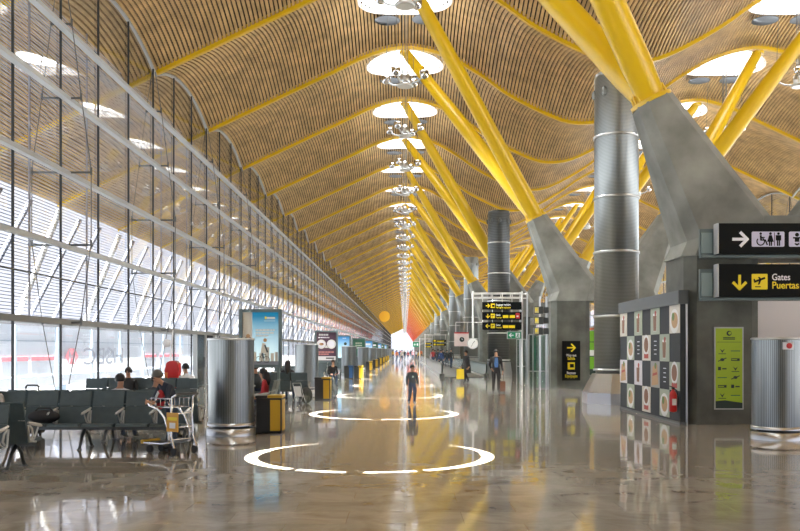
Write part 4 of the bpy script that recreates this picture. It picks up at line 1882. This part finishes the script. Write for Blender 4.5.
arrow(m, -.12, 0, .3, PI, -.056, -.05, 0)
m.rect(.1, .28, -.15, .15, -.056, -.05, 0)
m.build('pictogram', SIGNWHT, e)
m = MB()
m.tube([(.45, .0, -e.location.z), (.45, .0, .5)], .04, 8)
m.tube([(.45, 0, .4), (-.3, 0, .4)], .02, 6)
m.tube([(0, 0, .4), (0, 0, .3)], .02, 6)
m.build('post', WHITE, e)
# yellow disc hanging from the ceiling
e = empty('hanging_disc', (at(384.5, 0, 150).x, 150, at(0, 316.5, 150).z))
tag(e, 'round yellow disc hanging on wires before the far slatted ceiling', 'decoration')
m = MB()
m.disc(0, 0, .95, -.08, .08, 0, 36)
m.build('disc', mat('disc_amber', (.80, .42, .02), .5), e)
m = MB()
m.tube([(-.3, 0, .85), (-.3, 0, 16.6 - e.location.z)], .02, 5)
m.tube([(.3, 0, .85), (.3, 0, 16.7 - e.location.z)], .02, 5)
m.build('wire', CABLE, e)

# ------------------------------------------------------------------ second column: Salida sign, sign totem, glass door frame
CY2 = RIB0 - B / 2
FRONT2 = CY2 - .92
e = empty('column_sign', (at(571, 0, FRONT2).x, FRONT2, 0))
tag(e, 'tall black sign with a yellow arrow on the base of the second column', 'sign')
z0, z1 = at(0, 380.5, FRONT2).z, at(0, 341, FRONT2).z
m = MB()
m.box(-.41, .41, -.05, -.003, z0, z1)
m.build('panel', SIGNBLK, e)
m = MB()
H = z1 - z0
arrow(m, 0, z0 + H * .83, .38, 0, -.056, -.05, 0, .16)
m.rect(-.16, .16, z0 + H * .28, z0 + H * .46, -.056, -.05, 0)
m.rect(-.06, .12, z0 + H * .33, z0 + H * .42, -.06, -.056, 1)
m.build('pictogram', [SIGNYEL, SIGNBLK], e)
for s_, z, c_ in (('Way out', .61, SIGNWHT), ('Salida', .525, SIGNYEL), ('Baggage', .165, SIGNWHT), ('Equipajes', .08, SIGNYEL)):
    text(s_, .19 if c_ is SIGNYEL else .16, (0, -.053, z0 + H * z), c_, e, align='CENTER', bold=.003, sx=.8)

t = empty('sign_totem', (at(541, 0, 37.5).x, 37.8, 0))
tag(t, 'steel totem with three yellow side signs standing before the second column', 'sign totem')
m = MB()
m.tube([(.0, 0, 0), (0, 0, 4.1)], .045, 10)
m.tube([(.30, 0.1, 0), (.30, .1, 4.1)], .045, 10)
m.build('post', STEEL, t)
for py in (310, 320.5, 331):
    z = at(0, py, 37.5).z
    m = MB()
    m.box(-.27, .10, -.16, .16, z - .16, z + .16, 0)
    m.box(.14, .36, -.18, .20, z - .13, z + .13, 0)
    b_ = m.build('sign_box', STEELD, t)
    m = MB()
    m.rect(-.25, -.08, z - .12, z + .13, -.17, -.16, 0)
    m.rect(-.22, -.14, z - .04, z + .07, -.175, -.17, 1)
    m.build('sign_face', [mat('pale_yellow', (.62, .56, .22), .5), SIGNYEL], b_)
t = empty('glass_barrier', (at(540, 0, 38.3).x, 38.6, 0))
tag(t, 'steel framed glass door standing beside the base of the second column', 'glass door')
m = MB()
for x in (-.45, -.27, .02, .30, .42):
    m.box(x - .025, x + .025, -.03, .03, 0, 2.45)
m.box(-.45, .42, -.03, .03, 2.42, 2.47)
m.box(-.45, .42, -.03, .03, .78, .82)
m.build('frame', STEEL, t)
m = MB()
m.box(-.44, .41, -.006, .006, .05, 2.42)
m.build('glass', GLASS_SMALL, t)
m = MB()
m.box(-.24, -.14, -.012, -.008, .8, 2.3)
m.build('green_strip', GREENDK, t)
t = empty('glass_barrier', (at(522, 0, 43.5).x, 43.9, 0))
tag(t, 'clear framed glass barrier beside the gantry post', 'glass door')
m = MB()
for x in (-.22, .22, .35):
    m.box(x - .02, x + .02, -.03, .03, 0, 2.3)
m.box(-.22, .35, -.03, .03, 2.28, 2.32)
m.box(-.22, .35, -.03, .03, .9, .94)
m.build('frame', STEEL, t)
m = MB()
m.box(-.21, .34, -.006, .006, .05, 2.3)
m.build('glass', GLASS_SMALL, t)
# green banner behind
e = empty('banner_stand', (at(591, 0, 45).x + .35, 45, 0))
tag(e, 'green and white banner stand seen between the second column and the steel duct', 'banner')
m = MB()
m.box(-.6, .6, -.04, .04, .45, 2.75, 0)
m.rect(-.6, .6, 1.45, 1.75, -.045, -.04, 1)
m.rect(-.6, .6, 1.40, 1.45, -.046, -.04, 2)
m.rect(-.6, .6, 2.15, 2.19, -.046, -.04, 2)
m.rect(-.6, .6, .45, .75, -.045, -.04, 2)
m.build('banner', [GREENP, PLATE, INK], e)
m = MB()
m.box(-.6, .6, -.2, .2, 0, .05)
m.box(-.05, .05, .0, .03, .05, .45)
m.build('base', STEELD, e)

# ------------------------------------------------------------------ food kiosk
KX, KY0, KY1, KH = 6.45, 20.15, 25.75, 3.15
k = empty('food_kiosk', (KX, KY0, 0))
tag(k, 'charcoal kiosk wall covered with a checkerboard of food pictures', 'kiosk')
L_ = KY1 - KY0
m = MB()
m.box(0, .12, 0, L_, .06, KH - .32)
m.build('wall_panel', KIOSK, k)
m = MB()
m.box(-.02, .14, -.02, L_, 0, .06)
m.build('plinth', STEELD, k)
m = MB()
m.box(-.05, .18, -.03, L_ + .03, KH - .318, KH)
m.build('fascia', KIOSKF, k)
m = MB()
m.box(.125, .165, -.02, .10, 0, KH - .32)
m.build('corner_post', STEEL, k)
NC, NR = 7, 4
cw, chh = L_ / NC, (KH - .42) / NR
rnd = random.Random(5)
pl = [((0, 4, 3), 'plate'), ((3, 4, 5), 'cup'), ((2, 3, 4), 'slice'), ((1, 4, 6), 'glass')]
for i in range(NC):
    for j_ in range(NR):
        if (i + j_) % 2 == 0:
            continue
        # i counts from the far end, so that the row reads as in the photo
        yc = L_ - (i + .5) * cw
        z0 = .10 + j_ * chh
        bgm = rnd.choice((PAPER, PAPERG, OFFWHITE, PAPERP if j_ == 3 else SHOPWALL))
        m = MB()
        zc = z0 + chh / 2
        w2, h2 = cw * .495, chh * .495
        m.rect(-w2, w2, -h2, h2, -.012, -.002, 0)
        t_ = rnd.randrange(4)
        if t_ == 0:
            m.disc(0, -.05, .34, -.015, -.012, 1, 22, .85)
            m.disc(.02, -.03, .24, -.018, -.015, 2, 16, .8)
            m.disc(-.08, .06, .10, -.021, -.018, 3, 10)
        elif t_ == 1:
            m.disc(0, .08, .27, -.015, -.012, 1, 22)
            m.disc(0, .08, .20, -.018, -.015, 4, 18)
            m.rect(-.2, .2, -.28, -.16, -.015, -.012, 5)
        elif t_ == 2:
            m.prism([(-.29, -.3), (.29, -.25), (.2, .25), (-.2, .2)], -.015, -.012, 2)
            m.prism([(-.2, -.05), (.2, 0), (.17, .06), (-.17, .02)], -.018, -.015, 5)
            m.disc(.05, .22, .08, -.018, -.012, 3, 12)
        else:
            m.prism([(-.12, -.26), (.12, -.26), (.16, .2), (-.16, .2)], -.015, -.012, 1)
            m.prism([(-.11, -.25), (.11, -.25), (.145, .14), (-.145, .14)], -.018, -.015, 4)
            m.disc(.05, .2, .07, -.018, -.012, 5, 12)
        o = m.build('food_picture', [bgm, PLATE, FOODTAN, FOODGRN, FOODBR, FOODRED], k, (-.0005, yc, zc), -PI / 2)
# short white lines of writing on dark squares
for ci, cj in ((2, 2), (4, 2), (5, 1)):
    yc, zc = L_ - (ci + .5) * cw, .10 + (cj + .5) * chh
    m = MB()
    for q in range(4):
        wq = .11 - .02 * (q % 2)
        m.rect(-wq, wq, .16 - q * .11, .18 - q * .11, -.008, -.001)
    m.build('menu_lines', SIGNWHT, k, (0, yc, zc), -PI / 2)
# fire extinguisher on the kiosk's near end
e = empty('fire_extinguisher', (6.335, 20.32, 0))
tag(e, 'red fire extinguisher hanging at the near end of the food kiosk', 'fire extinguisher')
m = MB()
m.lathe([(.02, .28), (.085, .30), (.09, .33), (.09, .68), (.07, .75), (.03, .79), (.03, .82)], 20)
m.build('cylinder', RED, e)
m = MB()
m.box(-.03, .03, -.03, .03, .82, .87)
m.tube([(0, 0, .87), (-.09, -.02, .90)], .012, 6)
m.tube([(0, 0, .84), (.07, -.06, .80), (.10, -.08, .6), (.09, -.06, .42)], .014, 6)
m.build('valve_and_hose', BLACK, e)
m = MB()
m.rect(-.05, .05, .45, .60, -.096, -.088)
m.build('label_plate', PLATE, e)
m = MB()
m.box(.08, .113, -.02, .02, .5, .54)
m.build('bracket', STEELD, e)

# ------------------------------------------------------------------ near column: lime poster, big signs, white wall
CY1 = RIB0 - B / 2 - 2 * B
FR1 = CY1 - .92
e = empty('logo_poster', (at(728.5, 0, FR1).x, FR1, 0))
tag(e, 'lime green framed poster of small logos on the nearest concrete column', 'poster')
z0, z1 = at(0, 409.5, FR1).z, at(0, 327, FR1).z
m = MB()
m.box(-.345, .345, -.03, -.003, z0, z1)
m.build('frame', ALU, e)
m = MB()
H = z1 - z0
m.rect(-.315, .315, z0 + .03, z1 - .03, -.034, -.03, 0)
m.prism([(-.315, z0 + .03), (.315, z0 + .03), (.315, z0 + .16), (-.1, z0 + .22), (-.315, z0 + .2)], -.037, -.034, 1)
m.rect(-.28, .28, z1 - .36, z1 - .352, -.037, -.034, 1)
m.disc(0, z1 - .15, .06, -.037, -.034, 1)
m.disc(.015, z1 - .145, .035, -.04, -.037, 0)
m.rect(-.14, .14, z1 - .27, z1 - .245, -.037, -.034, 1)
m.rect(-.14, .14, z1 - .30, z1 - .285, -.037, -.034, 1)
rnd = random.Random(3)
for q in range(6):
    zz = z1 - .56 - q * .21
    for s, xx in ((0, -.16), (1, .15)):
        tp = (q * 2 + s) % 5
        if tp == 0:
            m.prism([(xx - .06, zz + .05), (xx, zz), (xx + .06, zz + .05), (xx, zz - .05)], -.037, -.034, 1)
            m.rect(xx - .09, xx + .09, zz - .08, zz - .065, -.037, -.034, 1)
        elif tp == 1:
            m.rect(xx - .11, xx + .11, zz - .015, zz + .005, -.037, -.034, 2)
        elif tp == 2:
            m.disc(xx, zz, .05, -.037, -.034, 1, 18, .7)
            m.bar2((xx - .1, zz - .04), (xx + .1, zz + .04), .02, -.038, -.034, 1)
        elif tp == 3:
            m.rect(xx - .1, xx + .1, zz - .03, zz + .03, -.037, -.034, 1)
            m.rect(xx - .09, xx + .04, zz - .01, zz + .01, -.04, -.037, 0)
        else:
            m.rect(xx - .1, xx - .03, zz - .04, zz + .04, -.037, -.034, 1)
            m.rect(xx, xx + .1, zz - .02, zz + .01, -.037, -.034, 1)
m.build('poster', [LIME, INK, GREENDK], e)

SY = 19.45


def big_sign(py0, py1, top):
    a, b_ = at(715.5, py1, SY), at(715.5, py0, SY)
    h = b_.z - a.z
    o = empty('direction_sign', (a.x, SY, a.z))
    W_ = 3.4
    if top:
        tag(o, 'large black overhead sign with arrow and lilac toilet pictograms, upper of the near pair', 'sign')
    else:
        tag(o, 'large black overhead sign reading Gates Puertas with a yellow plane, lower of the near pair', 'sign')
    m = MB()
    m.box(.03, W_, -.12, .12, 0, h)
    m.build('box', SIGNBLK, o)
    m = MB()
    m.box(0, .03, -.125, .125, -.005, h + .005)
    m.build('end_cap', ALU, o)
    m = MB()
    m.box(-.30, W_ + .1, .16, .24, -.06, h + .03 - .12)
    m.box(-.27, -.03, .12, .16, 0.03, h - .18, 1)
    m.box(.4, .55, .12, .98, h * .3, h * .5, 0)
    m.box(1.6, 1.75, .12, .98, h * .3, h * .5, 0)
    m.box(-.30, W_ + .1, .05, .24, -.075, -.02, 0)
    m.build('mounting_frame', [FRAMEG, mat('frame_pale', (.22, .30, .31), .4)], o)
    return o, h


o, h = big_sign(224, 254, True)
px = SY / F
m = MB()
arrow(m, (738 - 715.5) * px, h / 2 - .02, 15.5 * px, 0, -.126, -.12, 0, .19)
m.build('arrow', SIGNWHT, o)


def rrect(m, x0, x1, z0, z1, r, y0, y1, mi):
    pts = []
    for cx, cz, a0 in ((x1 - r, z1 - r, 0), (x0 + r, z1 - r, PI / 2), (x0 + r, z0 + r, PI), (x1 - r, z0 + r, 1.5 * PI)):
        pts += [(cx + r * math.cos(a0 + t * PI / 8), cz + r * math.sin(a0 + t * PI / 8)) for t in range(5)]
    m.prism(pts, y0, y1, mi)


m = MB()
zc = h / 2 - .02
x0 = (749.5 - 715.5) * px
x1 = (782 - 715.5) * px
rrect(m, x0, x1, zc - .17, zc + .17, .03, -.126, -.12, 0)
# wheelchair user
cx = x0 + .20
for q in range(16):
    a, a2 = 2 * PI * q / 20 + 2.4, 2 * PI * (q + 1) / 20 + 2.4
    m.bar2((cx + .085 * math.cos(a), zc - .05 + .085 * math.sin(a)), (cx + .085 * math.cos(a2), zc - .05 + .085 * math.sin(a2)), .025, -.130, -.126, 1)
m.disc(cx + .0, zc + .125, .028, -.130, -.126, 1)
m.bar2((cx, zc + .09), (cx + .01, zc - .03), .04, -.131, -.126, 1)
m.bar2((cx, zc - .02), (cx + .10, zc - .02), .03, -.132, -.126, 1)
m.bar2((cx + .10, zc - .01), (cx + .15, zc - .13), .03, -.131, -.126, 1)
m.bar2((cx, zc + .04), (cx + .09, zc + .04), .022, -.133, -.126, 1)
# woman, bar, man
for q, cx in ((0, x0 + .42), (1, x0 + .60)):
    m.disc(cx, zc + .125, .03, -.130, -.126, 1)
    if q == 0:
        m.prism([(cx - .03, zc + .09), (cx + .03, zc + .09), (cx + .075, zc - .06), (cx - .075, zc - .06)], -.130, -.126, 1)
    else:
        m.rect(cx - .06, cx + .06, zc - .03, zc + .09, -.130, -.126, 1)
    m.rect(cx - .035, cx - .006, zc - .15, zc - .02, -.131, -.126, 1)
    m.rect(cx + .006, cx + .035, zc - .15, zc - .02, -.131, -.126, 1)
m.rect(x0 + .505, x0 + .517, zc - .15, zc + .15, -.130, -.126, 1)
# baby care
x2 = (786.5 - 715.5) * px
rrect(m, x2, x2 + .62, zc - .17, zc + .17, .03, -.126, -.12, 0)
cx = x2 + .18
m.disc(cx, zc + .10, .045, -.130, -.126, 1)
m.bar2((cx - .09, zc + .03), (cx + .09, zc + .03), .035, -.130, -.126, 1)
m.rect(cx - .05, cx + .05, zc - .06, zc + .04, -.131, -.126, 1)
m.bar2((cx - .05, zc - .10), (cx + .02, zc - .13), .035, -.130, -.126, 1)
m.bar2((cx + .05, zc - .10), (cx - .02, zc - .13), .035, -.132, -.126, 1)
m.build('pictogram', [SIGNLIL, SIGNBLK], o)

o, h = big_sign(264.5, 297, False)
m = MB()
arrow(m, (737.5 - 715.5) * px, h / 2 - .04, 14.5 * px, -PI / 2, -.126, -.12, 0, .19)
m.build('arrow', SIGNYEL, o)
m = MB()
x0 = (749.5 - 715.5) * px
zc = h / 2 - .03
rrect(m, x0, x0 + 15.7 * px, zc - 7.7 * px, zc + 7.7 * px, .02, -.126, -.12, 0)
plane_icon(m, x0 + 7.9 * px, zc, 15.5 * px, -.130, -.126, 1)
m.build('pictogram', [SIGNYEL, SIGNBLK], o)
xt = (769.5 - 715.5) * px
text('Gates', .205, (xt, -.123, zc + .035), SIGNWHT, o, bold=.002, sx=.86)
text('Puertas', .225, (xt, -.123, zc - .155), SIGNYEL, o, bold=.003, sx=.9)

m = MB()
m.box(9.0, 14.0, 25.5, 25.7, 0, 3.9)
structure(m.build('wall_right', OFFWHITE))
m = MB()
m.box(9.0, 14.0, 25.45, 25.495, 2.0, 2.06)
structure(m.build('trim_1', ALU))

# plain shop units along the right, behind the columns
for i, (x0, y0, y1) in enumerate(((12.6, 44, 62), (12.6, 66, 92), (12.6, 96, 150))):
    s = empty('shop_unit', (x0, y0, 0))
    tag(s, ['pale shop unit behind the steel duct, nearest of the row behind the columns', 'pale shop unit behind the columns, second in the row', 'pale shop unit behind the columns, last of the row'][i], 'shop')
    m = MB()
    m.box(0, 5, 0, y1 - y0, 0, 3.0)
    m.build('body', SHOPWALL, s)
    m = MB()
    m.box(-.2, 5.1, -.1, y1 - y0 + .1, 3.0, 3.35)
    m.build('fascia', OFFWHITE, s)
    m = MB()
    m.box(-.21, -.2, 0, y1 - y0, 3.08, 3.22)  # plain orange band along the fascia
    m.build('orange_line', mat('orange_strip', (.7, .2, .06), .5), s)

# ------------------------------------------------------------------ daylight
W = bpy.data.worlds.new('sky')
S.world = W
W.use_nodes = True
bg = W.node_tree.nodes['Background']
bg.inputs['Color'].default_value = (0.85, 0.87, 1.0, 1)
bg.inputs['Strength'].default_value = 0.5
sun = bpy.data.lights.new('sun', 'SUN')
sun.energy = 42.0
sun.angle = math.radians(0.12)
sun.color = (1.0, .96, .9)
so = bpy.data.objects.new('sun', sun)
COL.objects.link(so)
d = Vector((-.58, 2.4, -18.6)).normalized()
so.rotation_euler = d.to_track_quat('-Z', 'Y').to_euler()
so.location = (0, 0, 60)

# ------------------------------------------------------------------ camera and view
cam = bpy.data.cameras.new('camera')
cam.sensor_width = 36
cam.lens = 36 * F / 800
cam.shift_x = -5.0 / 800
cam.shift_y = (350 - 265.5) / 800
cam.clip_end = 2000
co = bpy.data.objects.new('camera', cam)
COL.objects.link(co)
co.location = (0, 0, CAM_Z)
co.rotation_euler = (PI / 2, 0, 0)
S.camera = co
vs = S.view_settings
vs.view_transform = 'Standard'
vs.look = 'None'
vs.exposure = 1.58
vs.gamma = 1
vs.use_curve_mapping = False
cy = S.cycles
cy.max_bounces = 8
cy.diffuse_bounces = 5
cy.glossy_bounces = 4
cy.transparent_max_bounces = 24
cy.transmission_bounces = 6
cy.sample_clamp_indirect = 6
cy.caustics_reflective = False
cy.caustics_refractive = False
cy.use_denoising = True
